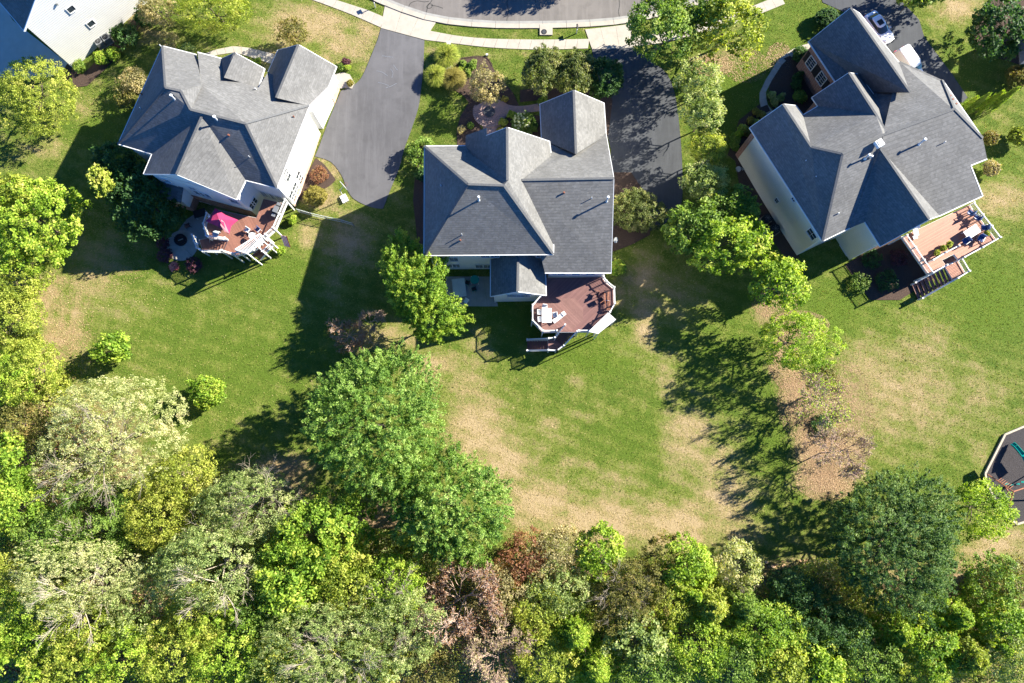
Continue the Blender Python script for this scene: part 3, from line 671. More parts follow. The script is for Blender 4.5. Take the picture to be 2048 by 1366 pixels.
wl = [a[k] for k in ('A','n1','n3','g2r','g2s')] + [a['mne'],a['mse'],a['s5'],a['s4'],a['s2'],a['s1'],a['W']]
walls(hl, [(wl, .42, 7.8, M['siding']), ([a['gwt'],a['get'],a['geb'],P(629,228,6),P(570,225,6),P(530,185,6)], .42, 5.75, M['siding'])])
iw = inset([V2(p) for p in wl], .42)
gable(hl, a['s2'], a['s3'], a['s4'], (a['ap']-a['s3'])*Vector((1,1,0)), M['siding']); gable(hl, a['get'], a['gr'], a['gwt'], (a['grs']-a['gr'])*Vector((1,1,0)), M['brick'])
gable(hl, a['g2r'], a['g2'], a['n3'], (a['gm']-a['g2'])*Vector((1,1,0)), M['siding'])
# brick plinth on the drive side and under the back corner
def nearest(poly, pt): return min(poly, key=lambda p: (p[0]-pt.x)**2+(p[1]-pt.y)**2)
ec0, ec1 = nearest(iw, a['mne']), nearest(iw, a['mse'])
def plinth(root, p0, p1, h, mat, th=.06):
    d = (Vector(p1)-Vector(p0)).normalized(); q = (Vector(p0)+Vector(p1))/2; n = Vector((-d.y, d.x))
    if n.dot(Vector((0,16))-q) < 0: n = -n
    mb = MB(); mb.prism([tuple(Vector(p0)-n*.05), tuple(Vector(p1)-n*.05), tuple(Vector(p1)+n*th), tuple(Vector(p0)+n*th)], -.3, h); mb.obj('brick_plinth', mat, root)
gw_ = inset([V2(p) for p in (a['gwt'],a['get'],a['geb'],P(629,228,6),P(570,225,6),P(530,185,6))], .42)
plinth(hl, ec0, ec1, 1.1, M['brick_pale']); plinth(hl, nearest(gw_, a['get']), nearest(gw_, a['geb']), 2.7, M['brick_pale'])
S4, S2 = nearest(iw, a['s4']), nearest(iw, a['s2'])
plinth(hl, S2, S4, 2.3, M['brick'])
S5 = nearest(iw, a['s5'])
for px_, py_, z_ in ((570,345,6.3),(575,353,6.3),(597,352,4.9),(601,359,4.9),(590,375,4.3),(594,382,4.3),(583,391,4.1),(588,395,4.1)):
    window(hl, px_, py_, ec0, ec1, .95, 1.5, 2, 2)
for px_, py_, w_, h_ in ((334,361,.8,.9),(347,371,1.3,.9),(384,376,.8,.8),(398,386,1.2,1.3),(411,390,1.2,1.3),(468,402,1.1,1.2),(414,408,1.2,1.3)):
    window(hl, px_, py_, S2, S4, w_, h_, 2, 2)
for px_, py_ in ((504,410),(508.5,403)): window(hl, px_, py_, S4, S5, .75, 1.3, 1, 2)
for px_, py_ in ((530,388),(543,392),(558,396)): window(hl, px_, py_, S5, ec1, 1.0, 1.7, 3, 5)
# small walk-out bay with its own lean-to roof
q, t, n = wallhit(382,402,S2,S4); q.z = 0
R = Matrix((t, n, Vector((0,0,1)))).transposed(); mb = MB(); mb.box(q+R@Vector((0,.7,1.9)), (3.2,1.4,4.4), rot=R); mb.obj('bay', M['siding'], hl)
mb = MB(); mb.box(q+R@Vector((0,.72,.6)), (3.3,1.5,1.9), rot=R); mb.obj('bay_plinth', M['brick'], hl)
mb = MB(); c_ = [q+R@Vector(v) for v in ((-1.8,0,4.9),(1.8,0,4.9),(1.8,1.7,4.2),(-1.8,1.7,4.2))]; mb.add(c_+[p-Vector((0,0,.12)) for p in c_], [(0,1,2,3),(7,6,5,4),(0,4,5,1),(1,5,6,2),(2,6,7,3),(3,7,4,0)]); mb.obj('bay_roof', M['shingle'], hl)
pl4 = (a['W'], a['r4'], a['mse'])
vent(hl, onroof(350,199,pl4), 'white', 1.0, .09); vent(hl, onroof(436,242,pl4), 'white', 1.1, .1); vent(hl, onroof(459,272,pl4), 'rust', .35, .12); vent(hl, onroof(500,315,pl4), 'lead', .5, .05)
vent(hl, onroof(284,189,(a['A'],a['r1'],a['W'])), 'rust', .3, .1); vent(hl, onroof(283,218,(a['A'],a['r1'],a['W'])), 'lead', .4, .06)
vent(hl, onroof(588,234,(a['r4'],a['mne'],a['mse'])), 'rust', .3, .08); vent(hl, onroof(512,179,(a['gm'],a['mne'],a['r4'])), 'lead', .35, .08)
vent(hl, a['A']+Vector((-.3,.1,-.4)), 'lead', .5, .08)

# ---------------------------------------------------------------- right house
hr = empty('house', G(1720, 300), 'large house with steep gables, blue-shaded slopes and orange deck at the right', 'house', 'two storey houses with grey roofs')
b = {k: P(*v) for k, v in dict(g1n=(1701.3,15.4,11), g1wn=(1617,83,7), g1ws=(1670,163,7), v=(1748.8,184,8), g1s=(1820,184,11), g1en=(1717.6,25,7), g1es=(1797.8,124.7,7), nc=(1885,160,8), nc2=(1898.7,205,8.6), ec=(1965.5,276,8), re_=(1909,218,12.5),
 rm=(1766.6,270,12.5), rw=(1685,308,12.5), g2n=(1697.7,145,11), g2a=(1669,164,9.4), g2w=(1624,194.5,8), g2b=(1636,212,8), g2c=(1606,230,8), g2v=(1751.7,228.6,11.3), g2s=(1780,276,12.2), g2e=(1717.6,148.4,8), g2e2=(1747,188.5,8),
 g3n=(1566,208,11), g3w=(1499.4,255.3,8), sw=(1645,482.6,8), g3r=(1622.6,294,11.2), g3e=(1591.4,210.8,8), s2=(1699.5,456,8), rr=(1760.6,297,11.9), rs=(1858.6,439,11.2), w1=(1760.6,493,8), w2=(1729.5,444,8), re=(1879.4,432,8.7), se=(1965.5,392,7.6), se2=(1941.7,331,8.5), se3=(1974.4,318,8.5)).items()}
for k_, xy in (('ec',(1965.5,276)),('se',(1965.5,392)),('se2',(1941.7,331)),('se3',(1974.4,318)),('rr',(1760.6,297))): b[k_] = onroof(*xy, (b['rm'],b['re_'],b['re']))
nq = [onroof(*xy, (b['rm'],b['re_'],b['nc'])) for xy in ((1780,276),(1747,188.5),(1797.8,124.7))]
print('ROOFZ', {k_: round(b[k_].z,1) for k_ in ('ec','se','se2','se3','rr')}, [round(q_.z,1) for q_ in nq])
roof(hr, [[b['rw'],b['g3r'],b['g2c'],b['g2v'],b['g2s'],b['rm']], [b['rm'],b['g2s'],b['g2e2'],b['g1es']+Vector((0,0,.3)),b['nc'],b['re_']],
  [b['nc'],b['ec'],b['re_']], [b['rw'],b['rm'],b['rr'],b['s2'],b['sw']], [b['rm'],b['re_'],b['ec'],b['se3'],b['se2'],b['se'],b['re'],b['rr']],
  [b['g3w'],b['sw'],b['rw'],b['g3r'],b['g3n']]], S)
roof(hr, [[b['g3n'],b['g3r'],b['g2c'],b['g3e']]], S)
roof(hr, [[b['g2n'],b['g2w'],b['g2b'],b['g2c'],b['g2v']], [b['g2n'],b['g2v'],b['g2s'],b['g2e2'],b['g2e']]], S)
roof(hr, [[b['g1n'],b['g1wn'],b['g1ws'],b['v'],b['g1s']], [b['g1n'],b['g1s'],b['g1es'],b['g1en']]], S)
roof(hr, [[b['rr'],b['rs'],b['w1'],b['w2'],b['s2']], [b['rr'],b['re'],b['rs']]], S)
bars(hr, 'gutter', [(b[p],b[q]) for p, q in (('g3w','sw'),('sw','s2'),('w2','w1'),('re','se'),('se','se2'),('se2','se3'),('g1wn','g1ws'),('g1en','g1es'),('g2e','g2e2'),('g2b','g2c'),('g3e','g2c'),('nc','ec'))], .13, .14, M['white'], -.05)
bars(hr, 'rake_trim', [(b[p],b[q]) for p, q in (('w1','rs'),('rs','re'),('g1wn','g1n'),('g1n','g1en'),('g2w','g2n'),('g2n','g2e'),('g3w','g3n'),('g3n','g3e'),('g2w','g2b'))], .06, .2, M['white'], -.11)
bars(hr, 'ridge_cap', [(b[p],b[q]) for p, q in (('rw','rm'),('rm','re_'),('rw','sw'),('re_','ec'),('re_','nc'),('g1n','g1s'),('g2n','g2v'),('g2v','g2s'),('g3n','g3r'),('g3r','rw'),('rr','rs'))], .26, .05, M['ridge'], .03)
wr = [b[k] for k in ('g3w','sw','s2','w2','w1','se','se2','se3','ec','nc','g1es','g2e2','g2b','g2c')]
walls(hr, [(wr, .42, 7.45, M['siding_tan']), ([b['g2w'],b['g2e'],b['g2e2'],b['g2b']], .42, 7.8, M['brick']), ([b['g1wn'],b['g1en'],P(1800,150,7),P(1690,190,7)], .42, 6.8, M['brick']), ([b['g3w'],b['g3e'],P(1606,228,8),P(1512,275,8)], .38, 7.6, M['brick'])])
ir = inset([V2(p) for p in wr], .42)
gable(hr, b['w1'], b['rs'], b['re'], (b['rr']-b['rs'])*Vector((1,1,0)), M['siding_tan']); gable(hr, b['g3w'], b['g3n'], b['g3e'], (b['g3r']-b['g3n'])*Vector((1,1,0)), M['brick'])
gable(hr, b['g2w'], b['g2n'], b['g2e'], (b['g2s']-b['g2n'])*Vector((1,1,0)), M['brick']); gable(hr, b['g1wn'], b['g1n'], b['g1en'], (b['g1s']-b['g1n'])*Vector((1,1,0)), M['brick'])
W0, W1 = nearest(ir, b['g3w']), nearest(ir, b['sw'])
ig = inset([V2(p) for p in (b['g1wn'],b['g1en'],P(1800,150,7),P(1690,190,7))], .42)
g0, g1 = nearest(ig, b['g1wn']), nearest(ig, P(1690,190,7))
for px_, py_ in ((1622.5,126),(1643,157)):
    f = window(hr, px_, py_, g0, g1, 1.15, 1.7, 2, 4)
    q, t, n = wallhit(px_, py_, g0, g1); R = Matrix((t, n, Vector((0,0,1)))).transposed()
    for s_ in (-1, 1):
        mb = MB(); mb.box(q+R@Vector((s_*.98, .05, 0)), (.55, .06, 1.85), rot=R); mb.obj('shutter', M['black'], hr)
for px_, py_, w_, h_ in ((1588,398,.55,.7),(1554,401,.55,.8),(1624,468,1.3,1.3)): window(hr, px_, py_, W0, W1, w_, h_, 2, 2)
W2 = nearest(ir, b['s2']); w2_, w1_ = nearest(ir, b['w2']), nearest(ir, b['w1'])
window(hr, 1701,466, W1, W2, 1.2, 1.1, 1, 1)
for px_, py_, w_, h_ in ((1671,490,1.1,1.0),(1681,504,1.5,1.5)): window(hr, px_, py_, w2_, w1_, w_, h_, 4, 4)
# bay at the back corner
q, t, n = wallhit(1632,497,W1,W2); R = Matrix((t, n, Vector((0,0,1)))).transposed(); q.z = 0
mb = MB(); mb.prism([V2(q+R@Vector(v)) for v in ((-1.5,-.3,0),(1.5,-.3,0),(1.1,1.0,0),(-1.1,1.0,0))], 2.6, 5.6); mb.obj('bay', M['white'], hr)
mb = MB(); mb.box(q+R@Vector((0,1.02,4.2)), (1.3,.06,1.6), rot=R); mb.obj('bay_window_pane', M['glass'], hr)
mb = MB(); mb.prism([V2(q+R@Vector(v)) for v in ((-1.7,-.3,0),(1.7,-.3,0),(1.25,1.2,0),(-1.25,1.2,0))], 5.6, 5.85); mb.obj('bay_roof', M['shingle'], hr)
for px_, py_ in ((1487,338),(1493,360),(1510,390),(1520,405),(1535,425)):
    q, t, n = wallhit(px_, py_, W0, W1); mb = MB(); mb.box(q+n*.15, (.25,.25,.45), rz=math.atan2(t.y,t.x)); mb.obj('meter_box', M['grey'], hr)
q, t, n = wallhit(1485,334,W0,W1); mb = MB(); mb.bar(q, q+n*.6, .06, .06); mb.tube(q+n*.6, q+n*.66+Vector((0,0,.1)), .32, .36, 14); mb.obj('satellite_dish', M['grey'], hr)
vs = (b['rw'], b['re_'], b['se'])
vent(hr, onroof(1838,288,(b['rm'],b['re_'],b['se'])), 'white', 1.25, .1); vent(hr, onroof(1887,286,(b['rm'],b['re_'],b['se'])), 'lead', .45, .05)
k = (b['rw'],b['rr'],b['s2'])
vent(hr, onroof(1731,316,k), 'white', .9, .09); vent(hr, onroof(1742,314,k), 'lead', .35, .13); vent(hr, onroof(1675,428,k), 'lead', .4, .07)
q = onroof(1755,290,k)+Vector((0,0,.35)); mb = MB(); mb.box(q, (.8,.8,.5), rz=math.radians(31)); mb.obj('vent_box', M['white'], hr); mb = MB(); mb.box(q+Vector((0,0,.27)), (.5,.5,.04), rz=math.radians(31)); mb.obj('vent_lid', M['grey'], hr)
for px_, py_ in ((1611,322),(1631,354)): vent(hr, onroof(px_, py_, (b['g3w'],b['sw'],b['rw'])), 'lead', .25, .07)
for px_, py_ in ((1900,192),(1905,199),(1912,208)): vent(hr, onroof(px_, py_, (b['nc'],b['ec'],b['re_'])), 'rust', .15, .12)

# ---------------------------------------------------------------- house in the top left corner
ht = empty('house', G(150, 60), 'house with sunlit white clapboard side wall and two small windows in top left corner', 'house')
c0 = G(148,137); c0 = Vector((c0.x, c0.y)); d1 = (Vector(G(270,26)[:2])-c0).normalized(); d2 = Vector((-d1.y, d1.x))
W_, D_ = 15.0, 14.0; e_ = 10.0; pk = 15.0
fp = [c0, c0+d1*W_, c0+d1*W_+d2*D_, c0+d2*D_]
mb = MB(); mb.prism([tuple(p) for p in fp], -.3, e_); mb.obj('wall', M['siding_wide'], ht)
mid = c0+d1*(W_/2); v3 = lambda p, z: Vector((p.x, p.y, z))
mb = MB(); mb.add([v3(fp[0],e_), v3(fp[1],e_), v3(mid,pk), v3(fp[0]+d2*.2,e_), v3(fp[1]+d2*.2,e_), v3(mid+d2*.2,pk)], [(0,1,2),(5,4,3),(0,3,4,1),(1,4,5,2),(2,5,3,0)]); mb.obj('gable_wall', M['siding_wide'], ht)
o0 = -d1*.5-d2*.4; o1 = d1*.5-d2*.4
E0, E1, PK = v3(c0+o0, e_-.2), v3(fp[1]+o1, e_-.2), v3(mid-d2*.4, pk+.2)
E2_, E3, PK2 = E0+Vector((*(d2*(D_+.8)),0)), E1+Vector((*(d2*(D_+.8)),0)), PK+Vector((*(d2*(D_+.8)),0))
roof(ht, [[E0,PK,PK2,E2_],[PK,E1,E3,PK2]], S)
bars(ht, 'rake_trim', [(E0,PK),(PK,E1),(E0,E2_)], .12, .25, M['white'], -.1)
for px_, py_ in ((142,18),(182,47)): window(ht, px_, py_, c0, fp[1], .85, .85, 1, 1)
mb = MB(); q, t, n = wallhit(113,7,c0,fp[1]); mb.box(q+n*.08, (.25,.2,.25)); mb.obj('dryer_vent', M['grey'], ht)
# a sliver of another roof at the right edge
mb = MB()
hx = empty('house', G(2046,75), 'corner of a pale blue-grey house glimpsed behind the dark tree at the right edge', 'house')
mb.prism([V2(G(*p)) for p in ((2040,60),(2046,125),(2110,120),(2110,50))], 0, 5.5); mb.obj('wall', M['siding'], hx)
q0 = [P(2033,50,5.6),P(2041,128,5.6),P(2120,118,5.6),P(2115,40,5.6)]; pk_ = sum(q0, Vector())/4+Vector((0,0,2.5)); roof(hx, [[q0[i],q0[(i+1)%4],pk_] for i in range(4)], S)

# ================================================================ DECKS
def rail(root, pts, z, h=1.0, mat='white', post=True, lower=.12, cap=True, balus=True):
    for i in range(len(pts)-1):
        a_, b_ = Vector((*pts[i][:2], 0)), Vector((*pts[i+1][:2], 0))
        za = z if not isinstance(z, (list, tuple)) else z[i]; zb = z if not isinstance(z, (list, tuple)) else z[i+1]
        A_ = Vector((a_.x, a_.y, za)); B_ = Vector((b_.x, b_.y, zb)); Hh = Vector((0,0,h))
        mb = MB(); mb.bar(A_+Hh, B_+Hh, .12, .06); mb.obj('handrail', M[mat], root)
        mb = MB(); mb.bar(A_+Vector((0,0,lower)), B_+Vector((0,0,lower)), .06, .08); mb.obj('bottom_rail', M[mat], root)
        if balus:
            n = max(2, int((B_-A_).length/.16)); mb = MB()
            for k in range(1, n):
                p = A_.lerp(B_, k/n); mb.bar(p+Vector((0,0,lower)), p+Hh, .035, .035)
            mb.obj('baluster', M[mat], root, kind='stuff')
    if post:
        for i, p in enumerate(pts):
            zz = z if not isinstance(z, (list, tuple)) else z[i]
            mb = MB(); mb.box((p[0], p[1], zz+h/2), (.12,.12,h+.16)); mb.obj('rail_post', M[mat], root)
            mb = MB(); mb.box((p[0], p[1], zz+h+.11), (.19,.19,.06)); mb.obj('post_cap', M[mat], root)
def deckplate(root, poly, z, mat, th=.3, name='deck_floor'):
    mb = MB(); mb.prism([V2(p) for p in poly], z-th+.12, z); mb.obj(name, mat, root)
    n = len(poly); 
    for i in range(n):
        a_, b_ = poly[i], poly[(i+1) % n]; mb = MB(); mb.bar(Vector((a_.x,a_.y,z-.17)), Vector((b_.x,b_.y,z-.17)), .06, .30); mb.obj('fascia_board', M['white'], root)
def legs(root, pts, z, name='support_post'):
    for p in pts:
        mb = MB(); mb.box((p[0], p[1], z/2), (.14,.14,z)); mb.obj(name, M['white'], root)
def stairs(root, a0, a1, b0, b1, z0, z1, n, mat):
    """flight from edge a0-a1 (height z0) down to edge b0-b1 (height z1)"""
    for k in range(n):
        t0, t1 = k/n, (k+.92)/n; z = z0+(z1-z0)*(k+1)/(n+1)
        q = [Vector(a0[:2]).lerp(Vector(b0[:2]), t0), Vector(a1[:2]).lerp(Vector(b1[:2]), t0), Vector(a1[:2]).lerp(Vector(b1[:2]), t1), Vector(a0[:2]).lerp(Vector(b0[:2]), t1)]
        mb = MB(); mb.prism([tuple(p) for p in q], z-.05, z); mb.obj('tread', mat, root)
    for e0, e1 in ((a0, b0), (a1, b1)):
        mb = MB(); mb.bar(Vector((e0[0],e0[1],z0-.2)), Vector((e1[0],e1[1],z1-.05)), .05, .3); mb.obj('stringer', M['white'], root)
# centre deck
dz = 3.0
do = empty('deck', P(1150,610,0), 'raised mauve-brown deck with white railing behind the middle house', 'deck')
D = [P(x, y, dz) for x, y in ((1092,556),(1205,554),(1212,565),(1227.5,577),(1228.5,610),(1219,627.5),(1192,664),(1155,664),(1114,664),(1085,665),(1064,643),(1064,613),(1082,593),(1092,591))]
deckplate(do, D, dz, M['deckC']); 
mb = MB(); mb.prism([V2(P(x, y, dz)) for x, y in ((1110,597),(1151,597),(1166,616),(1166,640),(1143,662),(1114,662),(1086,662),(1067,642),(1067,614),(1083,597))], dz, dz+.015); mb.obj('octagon_boards', M['deckC2'], do)
Z = lambda x, y, z: P(x, y, z)
rail(do, [P(x,y,dz) for x,y in ((1083,593),(1065,613),(1065,643),(1086,664),(1113,663.5))], dz)
rail(do, [P(x,y,dz) for x,y in ((1156,663.5),(1190,663.5),(1218,627),(1227.5,610),(1226.5,578),(1211,565.5),(1205,556))], dz)
legs(do, [D[i] for i in (5,6,7,8,9,10,11,12,3)], dz)
LZ = 1.55
land = [P(x,y,LZ) for x,y in ((1096,680),(1114,680),(1125,690),(1112,701),(1097,701))]
deckplate(do, land, LZ, M['deckC2'], name='stair_landing')
stairs(do, P(1129,653,dz), P(1152,664,dz), P(1109,680,LZ), P(1126,692,LZ), dz, LZ, 8, M['tread'])
stairs(do, P(1097,681,LZ), P(1097,700,LZ), P(1054,682,.1), P(1054,702,.1), LZ, .1, 8, M['tread'])
rail(do, [P(1153,665,dz),P(1127,693,LZ),P(1113,703,LZ)], [dz,LZ,LZ]); rail(do, [P(1129,652,dz),P(1109,677,LZ),P(1097,679,LZ),P(1054,681,.2)], [dz,LZ,LZ,.2])
rail(do, [P(1113,703,LZ),P(1096,702,LZ),P(1054,703,.2)], [LZ,LZ,.2]); legs(do, land, LZ)
# slatted bench and louvre screen on the deck's east side
o = tag(empty('bench', P(1215,605,3), '', 'bench'), 'brown slatted bench along the east rail of the middle deck', 'bench')
a0, a1 = P(1213,582,3.45), P(1216,620,3.45); a0.z = a1.z = 3.45
for k in range(14):
    p = a0.lerp(a1, k/13); mb = MB(); mb.box((p.x, p.y, 3.45), (.62,.11,.04)); mb.obj('slat', M['wood'], o)
for k in (0, .5, 1):
    p = a0.lerp(a1, k); mb = MB(); mb.box((p.x, p.y, 3.215), (.5,.08,.43)); mb.obj('leg', M['white'], o)
o = tag(empty('louvre_screen', P(1202,645,3), '', 'screen'), 'white louvred sun screen over the south-east rail of the middle deck', 'screen')
q = [P(1178,663,4.3), P(1216,626,4.3), P(1231,639,4.3), P(1196,667,4.3)]
for i in range(4): mb = MB(); mb.bar(q[i], q[(i+1)%4], .08, .08); mb.obj('frame_bar', M['white'], o)
for k in range(1, 16):
    mb = MB(); mb.bar(q[0].lerp(q[1], k/16), q[3].lerp(q[2], k/16), .17, .03); mb.obj('louvre', M['white'], o)
for p in q: mb = MB(); mb.box((p.x, p.y, 2.15), (.09,.09,4.3)); mb.obj('post', M['white'], o)
def table(px, py, z, sx, sy, rz, mat, label, h=.74, group=None, rnd=False):
    p = P(px, py, z); o = empty('patio_table', p, label, 'table', group)
    mb = MB()
    if rnd: mb.tube(p+Vector((0,0,h-.04)), p+Vector((0,0,h)), sx/2, sx/2, 20)
    else: mb.box(p+Vector((0,0,h-.025)), (sx,sy,.05), rz)
    mb.obj('tabletop', M[mat], o)
    R = Matrix.Rotation(rz, 3, 'Z')
    for i in (-1,1):
        for j in (-1,1):
            mb = MB(); mb.box(p+R@Vector((i*sx*.4, j*sy*.4, (h-.05)/2)), (.06,.06,h-.05), rz); mb.obj('leg', M['white' if mat != 'glass' else 'black'], o)
    return o
def chair(px, py, z, rz, frame, seat, label, group=None, s=1.0):
    p = P(px, py, z); o = empty('patio_chair', p, label, 'chair', group); R = Matrix.Rotation(rz, 3, 'Z')
    B_ = lambda c, sz, m, nm: (lambda mb: (mb.box(p+R@Vector(c)*s, tuple(k*s for k in sz), rz), mb.obj(nm, M[m], o)))(MB())
    B_((0,0,.43), (.52,.5,.07), seat, 'seat'); B_((0,-.27,.72), (.52,.07,.5), seat, 'backrest')
    for i in (-1,1):
        B_((i*.28,0,.62), (.05,.5,.04), frame, 'armrest')
        for j in (-1,1): B_((i*.28,j*.23,.3), (.045,.045,.6), frame, 'leg')
    return o
table(1093,633,3.015,1.15,1.75,0,'cushion','rectangular pale dining table on the middle deck')
for (x, y, r, lab) in ((1079,626,-1.6,'white patio chair nearest the rail at the upper left of the pale dining table'),(1080,640,-1.5,'white patio chair at the lower left of the pale dining table by the octagon rail'),(1089,616,3.0,'white patio chair at the head of the pale table nearest the house'),(1109,631,1.7,'white patio chair at the upper right of the pale dining table')):
    chair(x, y, 3.015, r, 'white', 'cushion', lab, 'white chairs round the dining table')
p = P(1116,637,3.05); o = empty('lounger', p, 'cream folding lounger right of the pale dining table on the middle deck', 'lounger'); rz = math.radians(38)
for c, sz in (((0,0,.3),(1.5,.5,.06)),((.85,0,.42),(.4,.5,.06))): mb = MB(); mb.box(p+Matrix.Rotation(rz,3,'Z')@Vector(c), sz, rz); mb.obj('cushion', M['cushion'], o)
for c in ((-.6,.2,.14),(-.6,-.2,.14),(.6,.2,.14),(.6,-.2,.14)): mb = MB(); mb.box(p+Matrix.Rotation(rz,3,'Z')@Vector(c), (.05,.05,.28), rz); mb.obj('leg', M['white'], o)
for i,(x,y,lab) in enumerate(((1193,588,'dark brown wicker chair in the deck shade close to the bench'),(1200,602,'dark brown wicker chair on the middle deck below another near the bench'))): chair(x,y,3.015,1.2+i,'wood','tread',lab)
table(919,578,.07,1.6,2.3,.12,'slate','large pale blue oblong table on the shaded rear patio')
for x,y,r,lab in ((935,567,1.2,'teal framed patio chair between the oblong table and round table'),(933,604,2.6,'yellowish framed patio chair below the oblong patio table'),(948,580,1.9,'dark patio chair right of the oblong table under the wall')): chair(x,y,.07,r,'timber' if '604' in str(y) else 'teal','cushion' if y==604 else 'black',lab)
table(950,562,.07,1.1,1.1,0,'teal','small round green-blue patio table by the rear wall',rnd=True)
p = P(1230,480,1.8); o = empty('satellite_dish', G(1230,480), 'small grey satellite dish standing at the east wall of the middle house', 'dish')
mb = MB(); mb.bar(G(1232,482), p, .06, .06); mb.obj('mast', M['grey'], o); mb = MB(); mb.tube(p, p+Vector((.1,-.05,.12)), .3, .36, 18); mb.obj('reflector', M['grey'], o)
# left deck
dz = 3.0
do = empty('deck', P(500,470,0), 'raised red-brown deck with white railing behind the left house', 'deck')
D = [P(x,y,dz) for x,y in ((420,430),(430,419),(513,436),(527,398),(568,407),(574,404),(551,460),(521,487),(516,496),(495,507),(470,512),(446,504),(457,480),(420,477),(413,452))]
deckplate(do, D, dz, M['deckL'])
rail(do, [P(x,y,dz) for x,y in ((575,404),(563,432),(551,460),(536,473),(520,487),(508,501),(494,507),(471,511),(450,504.5))], dz)
rail(do, [P(x,y,dz) for x,y in ((456,480),(419,476),(413,452),(420,431))], dz)
legs(do, [D[i] for i in (5,6,7,9,10,11,13,14)], dz)
lz = 2.0; ld = [P(x,y,lz) for x,y in ((399,480),(418,476),(422,500),(406,503))]; deckplate(do, ld, lz, M['deckL'], name='stair_landing')
stairs(do, P(456,482,dz), P(447,503,dz), P(421,478,lz), P(419,501,lz), dz, lz, 6, M['deckL'])
rail(do, [P(391,474,lz),P(395,487,lz),P(400,500,lz),P(408,505,lz),P(447,506,dz)], [lz,lz,lz,lz,dz]); legs(do, ld, lz)
for x,y,z in ((418,433,4.2),(408,457,4.2),(415,473,4.2),(391,474,3.2),(394,487,3.2),(399,498,3.2),(406,503,3.2)):
    p = P(x,y,z); mb = MB(); mb.tube(p-Vector((0,0,.1)), p+Vector((0,0,.12)), .12, .1, 10); mb.obj('post_lamp_globe', M['glow'], do)
# fascia stair on the east side with lower platform
lo = [P(x,y,2.2) for x,y in ((518,492),(536,476),(548,490),(530,507))]
deckplate(do, [p for p in lo], 2.2, M['deckL'], name='lower_platform'); rail(do, lo+[lo[0]], 2.2); legs(do, lo, 2.2)
stairs(do, P(530,508,2.2), P(520,494,2.2), P(522,520,.9), P(505,510,.9), 2.2, .9, 5, M['deckL'])
o = tag(empty('pergola', P(500,490,3), '', 'pergola'), 'white slatted pergola top over the lower left corner of the left deck', 'pergola')
q = [P(470,499,5.2), P(519,468,5.2), P(528,484,5.2), P(494,507,5.2)]
for i in range(4): mb = MB(); mb.bar(q[i], q[(i+1)%4], .1, .14); mb.obj('beam', M['white'], o)
for k in range(1, 16): mb = MB(); mb.bar(q[0].lerp(q[1], k/16), q[3].lerp(q[2], k/16), .065, .1); mb.obj('slat', M['white'], o)
for p in q: mb = MB(); mb.box((p.x, p.y, 2.6), (.12,.12,5.2)); mb.obj('post', M['white'], o)
# umbrella
o = empty('parasol', P(436,440,3), 'magenta pink square parasol open on the left deck', 'parasol')
C_ = P(438,439,5.9); Q = [P(430,416,5.35), P(476.5,440,5.35), P(458,468.5,5.35), P(411,442,5.35)]
for i in range(4):
    a_, b_ = Q[i], Q[(i+1)%4]; m_ = (a_+b_)/2; m_ = m_.lerp(C_, .16); m_.z = 5.42; mb = MB()
    mb.add([C_, a_, m_, b_, C_-Vector((0,0,.03)), a_-Vector((0,0,.03)), m_-Vector((0,0,.03)), b_-Vector((0,0,.03))], [(0,1,2),(0,2,3),(4,6,5),(4,7,6),(1,5,6,2),(2,6,7,3)]); mb.obj('canopy_panel', M['pink'], o)
    mb = MB(); mb.bar(C_-Vector((0,0,.06)), a_-Vector((0,0,.06)), .03, .03); mb.obj('rib', M['grey'], o)
mb = MB(); mb.tube((C_.x,C_.y,3), (C_.x,C_.y,5.95), .035, .035, 8); mb.obj('pole', M['grey'], o); mb = MB(); mb.tube(C_, C_+Vector((0,0,.1)), .06, .03, 8); mb.obj('finial', M['grey'], o)
mb = MB(); f1 = [C_.lerp(Q[1],.12)+Vector((0,0,.03)), C_.lerp(Q[1],.38)*.5+C_.lerp(Q[2],.3)*.5+Vector((0,0,.0)), Q[2].lerp(C_,.05)+Vector((.1,0,.03)), Q[2].lerp(C_,.12)+Vector((-.4,.1,.03)), C_.lerp(Q[2],.45)+Vector((-.35,.1,.03))]
mb.add(f1, [(0,4,3,2,1)]); mb.obj('sunlit_patch', M['pink_pale'], o)  # sunlit part of the canopy, painted on as a paler patch
chair(497,462.5,3.0,2.6,'white','cushion','white armchair with pale cushions left of its twin on the left deck'); chair(518,461.5,3.0,2.4,'white','navy','white armchair with dark blue cushion on the left deck')
table(508,474.5,3.0,.8,.8,0,'cushion','round pale table beneath the two armchairs on the left deck',rnd=True); table(436,471,3.0,.8,.8,0,'slate','round grey table at the stair head under the pink parasol',rnd=True)
p = P(557,424,3.0); o = empty('grill', p, 'silver gas grill with lid against the east rail of the left deck', 'grill')
for nm, c, sz, m_ in (('cabinet',(0,0,.45),(.6,1.3,.9),'black'),('lid',(0,0,1.02),(.55,.8,.25),'grey'),('side_shelf',(0,.75,.9),(.5,.35,.04),'grey'),('side_shelf',(0,-.75,.9),(.5,.35,.04),'grey'),('handle',(-.3,0,1.05),(.04,.6,.04),'lead')):
    mb = MB(); mb.box(p+Matrix.Rotation(math.radians(-22),3,'Z')@Vector(c), sz, math.radians(-22)); mb.obj(nm, M[m_], o)
o = tag(empty('striped_towel', P(567,478,2), '', 'towel'), 'red and white striped towel hanging off the left deck rail', 'towel')
q0, q1 = P(561,470,3.2), P(573,473,3.2)
